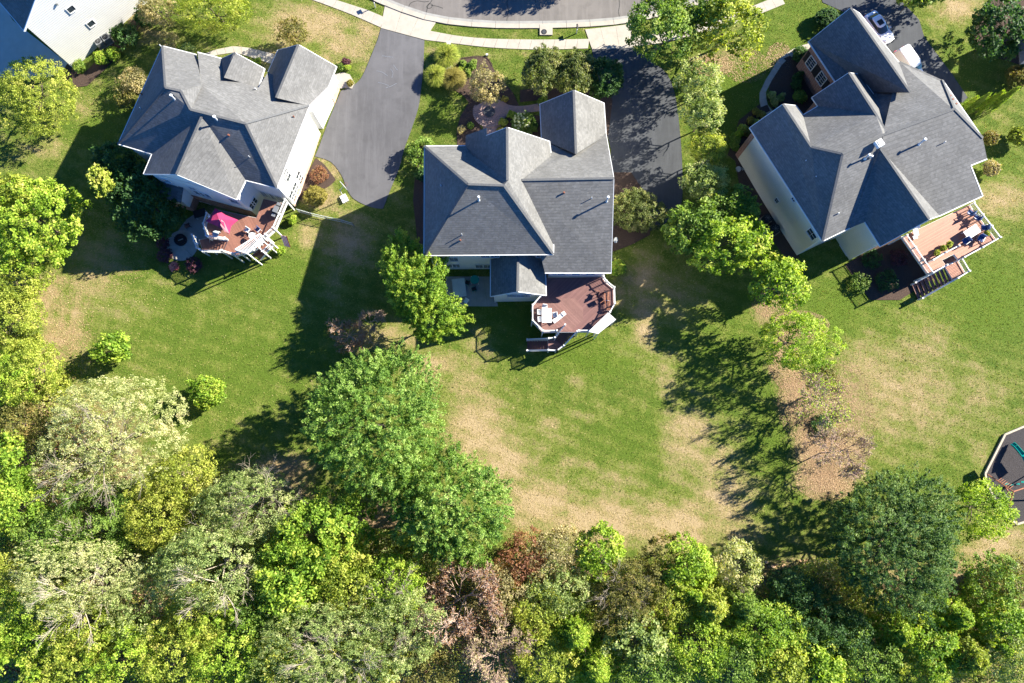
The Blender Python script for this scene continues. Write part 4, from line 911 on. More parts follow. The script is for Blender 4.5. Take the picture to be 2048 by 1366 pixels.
for k in range(8):
    a_ = q0.lerp(q1, k/8); b_ = q0.lerp(q1, (k+1)/8); dn = Vector((.15,-1.0,-1.3)); mb = MB(); mb.add([a_, b_, b_+dn, a_+dn, a_+Vector((.02,.02,-.03)), b_+Vector((.02,.02,-.03)), b_+dn+Vector((.02,.02,-.03)), a_+dn+Vector((.02,.02,-.03))], [(0,3,2,1),(4,5,6,7),(0,1,5,4),(2,3,7,6)]); mb.obj('stripe', M['red' if k % 2 else 'white'], o)
p = G(363,481); o = empty('fire_pit', p, 'round dark stone fire pit in the middle of the round patio', 'fire pit')
for k in range(18):
    a_ = k*math.pi/9; mb = MB(); mb.box(p+Vector((math.cos(a_)*.62, math.sin(a_)*.62, .28)), (.24,.2,.42), a_); mb.obj('stone', M['black'], o)
mb = MB(); mb.tube(p+Vector((0,0,.07)), p+Vector((0,0,.2)), .52, .52, 18); mb.obj('ash_bed', M['mulch'], o); mb = MB(); mb.bar(p+Vector((-.3,-.1,.26)), p+Vector((.3,.15,.26)), .1, .1); mb.obj('log', M['timber'], o)
chair(378,453,.06,.4,'black','tread','dark chair on the shaded path leading to the round patio'); table(404,430,.06,1.5,1.0,.3,'black','black low table on the patio path below the bay')
# right deck
dz = 3.3
do = empty('deck', P(1890,500,0), 'raised orange-tan deck with white railing behind the right house', 'deck')
D = [P(x,y,dz) for x,y in ((1804,474),(1939,410),(1991,480),(1918,520),(1908,508),(1884,520),(1892,531),(1857,550))]
deckplate(do, D, dz, M['deckR'])
rail(do, [P(x,y,dz) for x,y in ((1938,411),(1955,434),(1973,457),(1990,479.5),(1955,499),(1919,518.5))], dz); rail(do, [P(x,y,dz) for x,y in ((1805,475),(1822,499),(1839,524),(1857,549),(1884,534))], dz)
rail(do, [P(x,y,dz) for x,y in ((1857,524),(1882,509),(1908,496))], dz)
legs(do, [D[i] for i in (2,3,6,7,0)], dz)
LZ = 2.1; land = [P(x,y,LZ) for x,y in ((1884,523),(1908,510),(1929,546),(1906,560))]; deckplate(do, land, LZ, M['deckR'], name='stair_landing')
stairs(do, P(1895,533,LZ), P(1906,560,LZ), P(1822,571,.1), P(1834,600,.1), LZ, .1, 9, M['treadR'])
rail(do, [land[1], land[2], land[3], P(1836,600,.2)], [LZ,LZ,LZ,.2]); rail(do, [P(1893,531,LZ), P(1822,569,.2)], [LZ,.2]); legs(do, land, LZ)
table(1937,467,3.3,1.1,1.9,math.radians(-58),'cushion','pale grey rectangular table on the orange deck'); 
for x,y,r,lab in ((1935,428,.9,'dark blue sling chair nearest the house wall on the orange deck'),(1948,438,.9,'dark blue sling chair second from the house on the orange deck'),(1962,458,1.4,'dark blue sling chair beside the corner planter on the orange deck'),(1955,480,2.6,'dark blue sling chair at the south rail of the orange deck'),(1925,485,2.2,'dark blue sling chair below the pale table on the orange deck')): chair(x,y,3.3,r,'grey','navy',lab,'blue sling chairs on the orange deck',1.25)
p = P(1829,466,3.3); o = empty('lounge_chair', p, 'white curved lounge chair by the house on the orange deck', 'lounger')
for c, sz, rt in (((0,0,.3),(.6,.9,.08),.3),((.1,.6,.55),(.6,.5,.08),.9),((-.1,-.6,.25),(.55,.4,.06),0)): mb = MB(); mb.box(p+Vector(c), sz, rot=Matrix.Rotation(rt,3,'X')@Matrix.Rotation(.3,3,'Z')); mb.obj('cushion', M['cushion'], o)
for c in ((.2,.3,.13),(-.2,.3,.13),(.2,-.4,.13),(-.2,-.4,.13)): mb = MB(); mb.box(p+Vector(c), (.04,.04,.26)); mb.obj('leg', M['grey'], o)
# fence beside the left drive
o = empty('fence', G(650,430), 'low grey wire garden fence from the left deck towards the middle house', 'fence')
fpts = [G(x,y) for x,y in ((598,424),(625,432),(655,439),(685,445),(708,452))]
for i, p in enumerate(fpts): mb = MB(); mb.box(p+Vector((0,0,.6)), (.09,.09,1.25)); mb.obj('fence_post', M['grey'], o)
for i in range(4):
    for h_ in (.25,1.15): mb = MB(); mb.bar(fpts[i]+Vector((0,0,h_)), fpts[i+1]+Vector((0,0,h_)), .05, .05); mb.obj('rail', M['slate'], o)
    mb = MB(); n_ = 14
    for k in range(n_): q = fpts[i].lerp(fpts[i+1], (k+.5)/n_); mb.bar(q+Vector((0,0,.15)), q+Vector((0,0,1.15)), .02, .02)
    mb.obj('wire_mesh', M['grey'], o, kind='stuff')
# basketball hoop
p = G(689,398); o = empty('basketball_hoop', p, 'white portable basketball hoop at the foot of the broad drive', 'basketball hoop')
mb = MB(); mb.box(p+Vector((0,0,.12)), (.8,1.0,.24), .5); mb.obj('base', M['white'], o); mb = MB(); mb.tube(p+Vector((0,0,.2)), p+Vector((.1,.1,3.0)), .06, .05, 8); mb.obj('pole', M['white'], o)
mb = MB(); mb.bar(p+Vector((.1,.1,2.7)), p+Vector((.55,.5,3.2)), .05, .05); mb.obj('arm', M['white'], o); mb = MB(); mb.box(p+Vector((.6,.55,3.2)), (1.15,.05,.75), math.radians(-48)); mb.obj('backboard', M['white'], o)
mb = MB()
for k in range(12): a0 = k*math.pi/6; a1 = a0+math.pi/6; cc = p+Vector((.82,.75,3.05)); mb.bar(cc+Vector((math.cos(a0)*.23,math.sin(a0)*.23,0)), cc+Vector((math.cos(a1)*.23,math.sin(a1)*.23,0)), .02, .02)
mb.obj('rim', M['rust'], o)
# mailboxes, utility boxes, stones
def mailbox(px, py, label, rz):
    p = G(px, py); o = empty('mailbox', p, label, 'mailbox', 'mailboxes along the kerb')
    mb = MB(); mb.box(p+Vector((0,0,.6)), (.11,.11,1.25), rz); mb.obj('post', M['white'], o)
    R = Matrix.Rotation(rz,3,'Z'); mb = MB(); mb.box(p+R@Vector((0,.18,1.08)), (.09,.7,.09), rz); mb.obj('arm', M['white'], o)
    mb = MB(); n = 10; pr = [(math.cos(math.pi*i/n)*.11, math.sin(math.pi*i/n)*.1+.12) for i in range(n+1)]+[(-.11,0),(.11,0)]
    vs = [p+R@Vector((x_, y_, 1.14+z_)) for y_ in (-.05,.5) for x_, z_ in pr]; k = len(pr); mb.add(vs, [tuple(range(k)), tuple(range(2*k-1,k-1,-1))]+[(i,k+i,k+(i+1)%k,(i+1)%k) for i in range(k)]); mb.obj('box', M['black'], o)
    mb = MB(); mb.box(p+R@Vector((.13,.3,1.3)), (.015,.16,.05), rz); mb.obj('flag', M['red'], o)
mailbox(751, 15, 'black mailbox on white post beside the left pavement end', .5); mailbox(1153, 67, 'black mailbox on white post in the grass strip by the drain', 0)
for x,y,lab,s_ in ((898,90,'small green-white utility box on the lawn under the pavement',.45),(974,111,'tiny white survey marker on the grass beside the curved bed',.25)):
    p = G(x,y); o = empty('utility_box', p, lab, 'utility box'); mb = MB(); mb.box(p+Vector((0,0,s_*.5)), (s_,s_*.8,s_)); mb.obj('cabinet', M['slate'], o); mb = MB(); mb.box(p+Vector((0,0,s_+.02)), (s_*1.1,s_*.9,.05)); mb.obj('lid', M['white'], o)
p = G(898,139); o = empty('garden_stone', p, 'flat pale blue-grey slab among the ornamental grasses', 'stone'); mb = MB(); mb.prism([V2(G(*q)) for q in ((889,136),(892,133),(905,132),(908,135),(906,142),(901,144),(891,144),(888,140))], p.z, p.z+.18); mb.obj('slab', M['slate'], o)
# air conditioners
def aircon(px, py, label, sq=True, mat='grey', s_=.9, h=.95):
    p = G(px, py); o = empty('air_conditioner', p, label, 'air conditioner', 'outdoor air conditioning units')
    mb = MB(); mb.box(p+Vector((0,0,.06)), (s_*1.2,s_*1.2,.12), .6); mb.obj('pad', M['conc_dirty'], o)
    mb = MB(); mb.box(p+Vector((0,0,.12+h/2)), (s_,s_,h), .6) if sq else mb.tube(p+Vector((0,0,.12)), p+Vector((0,0,.12+h)), s_*.55, s_*.55, 18); mb.obj('casing', M[mat], o)
    mb = MB(); mb.tube(p+Vector((0,0,.12+h)), p+Vector((0,0,.15+h)), s_*.4, s_*.4, 18); mb.obj('fan_grille', M['black'], o)
    mb = MB()
    for k in range(4): a_ = k*math.pi/4; mb.bar(p+Vector((math.cos(a_)*s_*.38, math.sin(a_)*s_*.38, .165+h)), p-Vector((math.cos(a_)*s_*.38, math.sin(a_)*s_*.38, -.165-h)), .02, .02)
    mb.obj('grille_spokes', M['grey'], o)
aircon(205,91,'pale square air conditioner in front of the white clapboard wall'); aircon(219,83,'shaded square air conditioner nearer the dark bushes by the clapboard wall')
aircon(1530,441,'black round air conditioner farther up the cream wall of the right house',False,'black',1.0); aircon(1545,462,'black round air conditioner on the projecting pad by the cream wall',False,'black',1.1)
p = G(1535,470); o = empty('concrete_pad', p, 'square grey pad sticking out beside the black air conditioners', 'pad'); mb = MB(); mb.box(p+Vector((0,0,.07)), (1.5,1.1,.14), .55); mb.obj('slab', M['concrete2'], o)
# cars
def car(p, rz, label, van=False):
    o = empty('parked_car', p, label, 'car', None, rz); R = Matrix.Rotation(rz,3,'Z')
    def lp(z, sc_w, x0, x1, nose=.25):
        w_ = .92*sc_w
        return [(x0, -w_*.8), (x0+nose, -w_), (x1-nose*1.4, -w_), (x1, -w_*.65), (x1+.08, 0), (x1, w_*.65), (x1-nose*1.4, w_), (x0+nose, w_), (x0, w_*.8)], z
    def loft(secs, name, mat, par):
        mb = MB(); k = len(secs[0][0])
        for pts, z in secs: mb.v += [tuple(Vector((x_, y_, z))) for x_, y_ in pts]
        for s_ in range(len(secs)-1): mb.f += [(s_*k+i, s_*k+(i+1)%k, (s_+1)*k+(i+1)%k, (s_+1)*k+i) for i in range(k)]
        mb.f += [tuple(range(k-1,-1,-1)), tuple(range((len(secs)-1)*k, len(secs)*k))]
        ob = link(name, mb.mesh(name, False), M[mat], par); bv = ob.modifiers.new('b','BEVEL'); bv.width = .05; bv.segments = 2; return ob
    loft([lp(.28,.97,-2.25,2.2), lp(.6,1.0,-2.35,2.3), lp(.9,.97,-2.3,2.2), lp(1.0,.9,-2.2,2.05)], 'body', 'paint', o)
    if van:
        loft([lp(.98,.95,-2.2,1.35,.15), lp(1.7,.90,-2.15,.75,.15), lp(1.85,.82,-2.05,.6,.2)], 'van_top', 'paint', o)
        mb = MB(); mb.box((1.13,0,1.35), (.04,1.5,.55), rot=Matrix.Rotation(-.7,3,'Y')); link('windscreen', mb.mesh('windscreen'), M['glass'], o)
    else:
        loft([lp(.98,.86,-1.9,1.0,.2), lp(1.38,.72,-1.4,.25,.2)], 'glasshouse', 'glass', o)
        loft([lp(1.37,.73,-1.42,.27,.2), lp(1.47,.66,-1.25,.1,.25)], 'roof', 'paint', o)
        mb = MB(); mb.box((-.35,0,1.475), (.7,.75,.02)); link('sunroof', mb.mesh('sunroof'), M['glass'], o)
    for x_ in (-1.4,1.4):
        for y_ in (-.86,.86):
            mb = MB(); mb.tube((x_, y_-.1, .33), (x_, y_+.1, .33), .33, .33, 18); wh = link('wheel', mb.mesh('wheel'), M['tyre'], o)
            mb = MB(); mb.tube((x_, y_-.11, .33), (x_, y_+.11, .33), .19, .19, 12); link('rim', mb.mesh('rim'), M['lead'], wh)
    for y_ in (-.6,.6):
        mb = MB(); mb.box((2.2,y_,.75), (.12,.35,.14)); link('headlight', mb.mesh('headlight'), M['lead'], o)
        mb = MB(); mb.box((-2.32,y_,.8), (.08,.35,.14)); link('tail_light', mb.mesh('tail_light'), M['red'], o)
    for y_ in (-1,1): mb = MB(); mb.box((.75,y_*1.02,1.0), (.16,.2,.12)); link('wing_mirror', mb.mesh('wing_mirror'), M['paint'], o)
    for i in range(2): mb = MB(); mb.box((.62+0*i,.0,1.16), (.02,.02,.02))
    return o
d = Vector((b['g1s']-b['g1n'])); ang = math.atan2(d.y, d.x)
car(G(1753,62), ang, 'white saloon car with sunroof parked behind the dark steep garage roof')
car(G(1812,134), ang, 'white vehicle half hidden under the roof edge on the right driveway', True)
# playground
o = empty('swing_set', G(2030,960), 'wooden swing frame with green slide on the dark playground surface', 'swing set')
T = lambda x,y,z: P(x,y,z)
for a_, b_, nm in ((T(1976,949,.1),T(2027,983,2.5),'beam'),(T(2027,983,2.5),T(2018,1013,.1),'frame_leg'),(T(2027,983,2.5),T(2060,972,2.5),'beam'),(T(2010,973,.1),T(2022,992,2.2),'frame_leg'),(T(2060,972,2.5),T(2070,1000,.1),'frame_leg'),(T(2060,972,2.5),T(2062,945,.1),'frame_leg')):
    mb = MB(); mb.bar(a_, b_, .12, .12); mb.obj(nm, M['wood'], o)
for k in range(7):
    q = T(1995+4*k,962+2.5*k,.4+.25*k); mb = MB(); mb.bar(q, q+Vector((.5,.35,0)), .06, .06); mb.obj('rung', M['wood'], o)
sl_ = [T(2024,887,.35),T(2030,892,.6),T(2042,906,1.2),T(2056,922,1.7)]
mb = MB()
for i in range(3): mb.bar(sl_[i], sl_[i+1], .55, .06)
mb.obj('slide_bed', M['teal'], o)
for s_ in (-.28,.28):
    mb = MB()
    for i in range(3):
        dd = (sl_[i+1]-sl_[i]).normalized(); sx = Vector((dd.y,-dd.x,0))*s_; mb.bar(sl_[i]+sx+Vector((0,0,.1)), sl_[i+1]+sx+Vector((0,0,.1)), .06, .22)
    mb.obj('slide_side', M['teal'], o)
for x,y in ((2014,968),(2024,970),(2036,968),(2046,964)):
    mb = MB(); q = T(x,y,.5); mb.box(q, (.45,.2,.05)); mb.obj('swing_seat', M['teal'], o); mb = MB(); mb.bar(q, Vector((q.x,q.y,2.4)), .02, .02); mb.obj('chain', M['grey'], o)
mb = MB(); mb.prism([V2(T(x,y,1.7)) for x,y in ((2050,915),(2064,905),(2078,925),(2062,938))], 1.6, 1.7); mb.obj('platform', M['wood'], o)
mb = MB(); q = [T(2042,912,3.0),T(2066,900,3.0),T(2084,925,3.0),T(2058,942,3.0)]; pk = sum(q, Vector())/4+Vector((0,0,.8))
mb.add(q+[pk], [(1,0,4),(2,1,4),(3,2,4),(0,3,4)]); mb.obj('canopy', M['teal'], o)
# ================================================================ VEGETATION
def quadmesh(name, C, Nn, T, sx, sy, tint):
    """leaf quads: centres, normals, tangents, half sizes, tint per leaf"""
    B = np.cross(Nn, T); B /= np.linalg.norm(B, axis=1, keepdims=True)+1e-9
    T = np.cross(B, Nn); T /= np.linalg.norm(T, axis=1, keepdims=True)+1e-9
    sx = sx[:, None]; sy = sy[:, None]
    V = np.stack([C-B*sy, C+T*sx-Nn*sy*.25, C+B*sy, C-T*sx-Nn*sy*.25], 1).reshape(-1, 3)
    n = len(C); me = bpy.data.meshes.new(name)
    me.vertices.add(4*n); me.vertices.foreach_set('co', V.ravel().astype(np.float32))
    me.loops.add(4*n); me.loops.foreach_set('vertex_index', np.arange(4*n, dtype=np.int32))
    me.polygons.add(n); me.polygons.foreach_set('loop_start', np.arange(0, 4*n, 4, dtype=np.int32)); me.update(calc_edges=True)
    at = me.attributes.new('tint', 'FLOAT', 'POINT'); at.data.foreach_set('value', np.repeat(tint, 4).astype(np.float32))
    return me
def unit(v): return v/(np.linalg.norm(v, axis=-1, keepdims=True)+1e-9)
def rdir(r, n): return unit(r.normal(size=(n, 3)))
def crown_mesh(name, seed, rx, ry, rz, clump=.6, leaf=.16, cover=3.2, kind='broad', low=-.35, gaps=.12, elong=1.4):
    r = np.random.default_rng(seed)
    lob = rdir(r, 9); lw = r.uniform(.5, 1, 9)
    area = 2*math.pi*((rx*ry)**.8+(rx*rz)**.8*2)/3*1.35
    ncl = int(area/(clump*clump*1.5)*(3.8 if kind == 'pine' else 1.9))
    D = rdir(r, ncl*3); D = D[D[:, 2] > low][:ncl]
    rad = 1+.30*((np.maximum(0, D@lob.T)**7*lw).sum(1)-.42)+r.normal(0, .035 if kind == 'broad' else .05, len(D))
    depth = 1-np.abs(r.normal(0, .17, len(D))); inner = r.random(len(D)) < .22; depth[inner] *= r.uniform(.55, .9, inner.sum())
    if gaps:   # leave some holes
        hd = rdir(r, int(10)); hole = (D@hd.T > .965).any(1) & (r.random(len(D)) < gaps*5); D, rad, depth = D[~hole], rad[~hole], depth[~hole]
    if kind == 'cone':
        u = r.random(len(D))**.75; th = r.random(len(D))*2*np.pi; rr = (1-u)**.85*(.82+.18*r.random(len(D)))*(1+.12*np.sin(th*5+seed)); 
        CC = np.stack([rr*np.cos(th)*rx, rr*np.sin(th)*ry, (u*2-1)*rz], 1); out = unit(np.stack([np.cos(th), np.sin(th), .45+0*th], 1))
    else:
        k = (rad*depth)[:, None]; CC = D*k*np.array([rx, ry, rz]); out = unit(D/np.array([rx, ry, rz])*rx)
    nl = max(4, int(cover*clump*clump*2.2/(leaf*leaf*1.6)))
    cs = clump*r.uniform(.45, 1.45, len(CC)); ct = np.clip(r.normal(.46, .2, len(CC))+.22*np.sin(CC[:, 0]*1.1+seed)*np.sin(CC[:, 1]*.9+1)+.10*np.sin(CC[:, 2]*2.3), 0, 1)
    off = rdir(r, len(CC)*nl).reshape(len(CC), nl, 3); off = unit(off + out[:, None, :]*.55)*(r.random((len(CC), nl, 1))**.45)*cs[:, None, None]
    if kind in ('pine', 'cone'):
        t = r.random((len(CC), nl, 1))*1.2-.3; sp = unit(out*np.array([1, 1, .9])+np.array([0,0,.35]))[:, None, :]
        off = sp*t*cs[:, None, None]*elong + off*np.clip(.75-.5*t, .15, .8)
    C = (CC[:, None, :]+off).reshape(-1, 3)
    o2 = np.repeat(out, nl, 0); nn = unit(o2*.35+np.array([0, 0, .45])+r.normal(0, .55, (len(C), 3)))
    tt = rdir(r, len(C)); s = leaf*r.uniform(.65, 1.3, len(C))
    return quadmesh(name, C, nn, tt, s*(.62 if kind in ('broad', 'ball') else .42), s, np.clip(np.repeat(ct, nl)+r.normal(0, .07, len(C)), 0, 1))
def twig_mesh(name, seed, h, r0, spread=1.0, levels=4, kids=4, lean=.3, n1=6, base=0.25, up=.35, rmin=.0012):
    r = np.random.default_rng(seed); segs = []
    def grow(p, d, ln, rad, lv):
        q = p+d*ln; mid = p+d*ln*.5+r.normal(0, .04*ln, 3); segs.append((p, mid, rad, rad*.8)); segs.append((mid, q, rad*.8, rad*.55))
        if lv == 0: return
        for k in range(kids):
            t = r.uniform(.35, 1.0); dd = d+rdir(r, 1)[0]*.62*spread+np.array([0, 0, up*.35]); dd /= np.linalg.norm(dd)
            s = mid+(q-mid)*max(0, t*2-1) if t > .5 else p+(mid-p)*t*2
            grow(s, dd, ln*r.uniform(.5, .72), max(rmin, rad*.52), lv-1)
    top = np.array([0, 0, h*base]); segs.append((np.zeros(3), top, r0, r0*.8))
    top2 = np.array([r.normal(0, .2), r.normal(0, .2), h*.6]); segs.append((top, top2, r0*.8, r0*.35))
    for k in range(n1):
        a = 2*math.pi*(k+r.uniform(0, .7))/n1; t = r.uniform(0, .9); d = np.array([math.cos(a)*spread, math.sin(a)*spread, r.uniform(.5, 1.1)*up*2.2]); d /= np.linalg.norm(d)
        grow(top+(top2-top)*t, d, h*r.uniform(.26, .38), r0*.45, levels-1)
    P0 = np.array([s[0] for s in segs]); P1 = np.array([s[1] for s in segs]); R0 = np.array([s[2] for s in segs]); R1 = np.array([s[3] for s in segs])
    d = unit(P1-P0); up_ = np.where(np.abs(d[:, 2:3]) < .9, np.array([[0, 0, 1.]]), np.array([[1., 0, 0]])); a = unit(np.cross(d, up_)); b_ = np.cross(a, d)
    V = []
    for Pq, Rq in ((P0, R0), (P1, R1)):
        for k in range(3): th = 2*math.pi*k/3; V.append(Pq+(a*math.cos(th)+b_*math.sin(th))*Rq[:, None])
    V = np.stack(V, 1).reshape(-1, 3); n = len(segs); idx = np.arange(n)[:, None]*6
    q = np.concatenate([idx+np.array([[i, (i+1) % 3, 3+(i+1) % 3, 3+i]]) for i in range(3)], 1).reshape(-1)
    me = bpy.data.meshes.new(name); me.vertices.add(len(V)); me.vertices.foreach_set('co', V.ravel().astype(np.float32))
    me.loops.add(len(q)); me.loops.foreach_set('vertex_index', q.astype(np.int32)); me.polygons.add(3*n); me.polygons.foreach_set('loop_start', np.arange(0, 12*n, 4, dtype=np.int32)); me.update(calc_edges=True)
    ends = P1[R1 < r0*.2]
    return me, (ends if len(ends) else P1)
def trunk_mesh(name, seed, h, r0, limbs=5, sp=1.0):
    return twig_mesh(name, seed, h, r0, sp, 2, 3, n1=limbs, base=.3)[0]
def leaves_at(name, seed, pts, n, leaf, jit):
    r = np.random.default_rng(seed); i = r.integers(0, len(pts), n); C = pts[i]+r.normal(0, jit, (n, 3))
    ct = r.random(len(pts))[i]
    return quadmesh(name, C, unit(r.normal(0, .6, (n, 3))+np.array([0, 0, .7])), rdir(r, n), leaf*r.uniform(.4, .8, n), leaf*r.uniform(.7, 1.3, n), np.clip(.3+.4*ct+r.normal(0, .12, n), 0, 1))
CACHE = {}
def leafobj(name, me, leafm, root, loc):
    if len(me.materials) == 0: me.materials.append(LM['green'])
    o = link(name, me, None, root, loc); o.material_slots[0].link = 'OBJECT'; o.material_slots[0].material = LM[leafm]; return o
def cls(r):
    k = [.35, .55, .8, 1.2, 1.7, 2.4, 3.2, 4.2, 5.5, 7.5, 9.5]; return min(k, key=lambda a: abs(math.log(a/r)))
SPEC = {  # kind: clump, leaf, cover, gaps, rz/r, trunk fraction
 'broad': (.55, .15, 2.2, .12, .72), 'coarse': (.6, .16, 1.7, .18, .72), 'pine': (.5, .12, 2.0, .11, .8), 'ball': (.22, .085, 3.6, 0, .85), 'fine': (.52, .105, 1.15, .12, .75), 'cone': (.38, .12, 2.4, 0, 1.0), 'round': (.30, .095, 2.2, 0, .82), 'airy': (.42, .085, .8, .12, .62)}
def tree(px, py, rpx, h, kind, leafm, label, cat='tree', name=None, ry=None, group=None, bark='bark', rz=None, seed=None, extra=1.0, var=2):
    """px, py: crown centre in the photograph; rpx crown radius there; h height of the top above its ground"""
    g = 0
    for _ in range(5):
        zc = g+h*.62; p = P(px, py, zc); g = gz(p.x, p.y)
    r = rpx/F*(CH-zc)*1.02; ryy = (ry or rpx)/F*(CH-zc)*1.02
    seed = seed if seed is not None else int(px*7+py*13) % 9973
    rnd = random.Random(seed)
    name = name or {'tree': 'tree', 'shrub': 'shrub'}.get(cat, cat.replace(' ', '_'))
    base = Vector((p.x, p.y, g-.03)); root = empty(name, base, label, cat, group, 0)
    R = cls(r); k = r/R
    if kind in SPEC:
        cl, lf, cv, gp, zr = SPEC[kind]; v = seed % var; key = (kind, R, v, extra)
        half = rz or min(h*.5, r*zr)
        if key not in CACHE: CACHE[key] = crown_mesh('crown_'+kind, hash(key) % 99991 if False else (int(R*100)*31+v*7+len(kind)), R, R, R*(zr), min(cl, R*.3), lf, cv*extra, 'cone' if kind == 'cone' else ('pine' if kind == 'pine' else 'broad'), -.45, gp)
        key2 = key
        if half >= h*.5: half = h*.48
        o = leafobj('crown', CACHE[key2], leafm, root, (0, 0, h-half*1.02)); o.scale = (k, ryy/R, half/(R*zr)); 
        if kind not in ('ball',) : o.rotation_euler = (0, 0, 0) if ry else (0, 0, rnd.uniform(0, 6.28))
        if kind != 'ball' or True:
            tk = ('trunk', bark, R, v)
            if tk not in CACHE: CACHE[tk] = trunk_mesh('trunk', v+int(R*10), 1.0, .028 if R > 1 else .05, 6, 1.0); CACHE[tk].materials.append(M[bark])
            t = link('trunk' if cat == 'tree' else 'stem', CACHE[tk], None, root); hh = h*.86; t.scale = (min(hh, r*1.6), min(hh, r*1.6), hh); t.rotation_euler = (0, 0, rnd.uniform(0, 6.28))
    else:
        v = seed % 2; key = ('tw', kind, v, bark)
        lv, kids = {'pale': (4, 4), 'bare': (5, 4), 'sparse': (4, 4)}[kind]
        if key not in CACHE:
            me, ends = twig_mesh('branches', 40+v, 1.0, .02 if kind == 'bare' else .016, 1.15, lv, kids, n1=11, base=.18, up=.32, rmin=.0042 if kind == 'bare' else .0012); me.materials.append(M[bark]); CACHE[key] = (me, ends)
        me, ends = CACHE[key]; ext = np.percentile(np.hypot(ends[:, 0], ends[:, 1]), 92); top = np.percentile(ends[:, 2], 97)
        t = link('branches', me, None, root); s = (r/ext, ryy/ext, h/top); t.scale = s; t.rotation_euler = (0, 0, rnd.uniform(0, 6.28))
        if kind == 'pale':
            cl, lf, cv, gp, zr = SPEC['airy']; key = ('airy', R, seed % 3, extra)
            if key not in CACHE: CACHE[key] = crown_mesh('foliage', 900+seed % 3, R, R, R*zr, cl, lf, cv*min(extra, 1.3), 'broad', -.3, gp)
            f = leafobj('foliage', CACHE[key], leafm, root, (0, 0, h*.62)); f.scale = (r/R, ryy/R, h*.36/(R*zr)); f.rotation_euler = (0, 0, 0)
        elif leafm:
            dens = {'pale': 60, 'bare': 9, 'sparse': 40}[kind]*extra; n = int(dens*r*ryy*3.1); n = min(n, 14000); key = ('lv', v, leafm, R, kind, bark, extra)
            if key not in CACHE:
                pts = ends*np.array([R/ext, R/ext, h/top]); mm = leaves_at('foliage', v+5, pts, n, .10 if kind != 'sparse' else .13, .22); mm.materials.append(LM[leafm]); CACHE[key] = mm
            f = link('foliage', CACHE[key], None, root); f.scale = (r/R, ryy/R, 1); f.rotation_euler = t.rotation_euler
    return root
def grassclump(px, py, rpx, h, leafm, label):
    p = G(px, py); r = rpx/F*CH; o = empty('ornamental_grass', p, label, 'grass clump', 'ornamental grasses by the drive'); rr = np.random.default_rng(int(px))
    n = 2600; th = rr.random(n)*6.283; q = rr.random(n)**.6; ln = h*rr.uniform(.7, 1.15, n); V = []; tt = []
    W = .022; fs = 4
    out = np.stack([np.cos(th), np.sin(th), 0*th], 1); side = np.stack([-np.sin(th), np.cos(th), 0*th], 1); b0 = out*(q*r*.25)[:, None]
    prof = [(0, 0), (.35, .62), (.72, .95), (1.0, .80), ]
    rows = []
    for i, (a, zz) in enumerate(prof):
        c = b0+out*(a*q*r*.95)[:, None]; c[:, 2] = zz*ln*(1-.35*q*(a > .5)); w_ = W*(1-.25*i)*(1.4); rows.append(c-side*w_); rows.append(c+side*w_)
    V = np.stack(rows, 1).reshape(-1, 3); base = np.arange(n)[:, None]*8
    F_ = np.concatenate([base+np.array([[2*i, 2*i+1, 2*i+3, 2*i+2]]) for i in range(3)], 1).reshape(-1)
    me = bpy.data.meshes.new('blades'); me.vertices.add(len(V)); me.vertices.foreach_set('co', V.ravel().astype(np.float32)); me.loops.add(len(F_)); me.loops.foreach_set('vertex_index', F_.astype(np.int32)); me.polygons.add(3*n); me.polygons.foreach_set('loop_start', np.arange(0, 12*n, 4, dtype=np.int32)); me.update(calc_edges=True)
    at = me.attributes.new('tint', 'FLOAT', 'POINT'); at.data.foreach_set('value', np.repeat(rr.random(n), 8).astype(np.float32)); me.materials.append(LM[leafm])
    ob = link('blades', me, None, o); ob['kind'] = 'stuff'
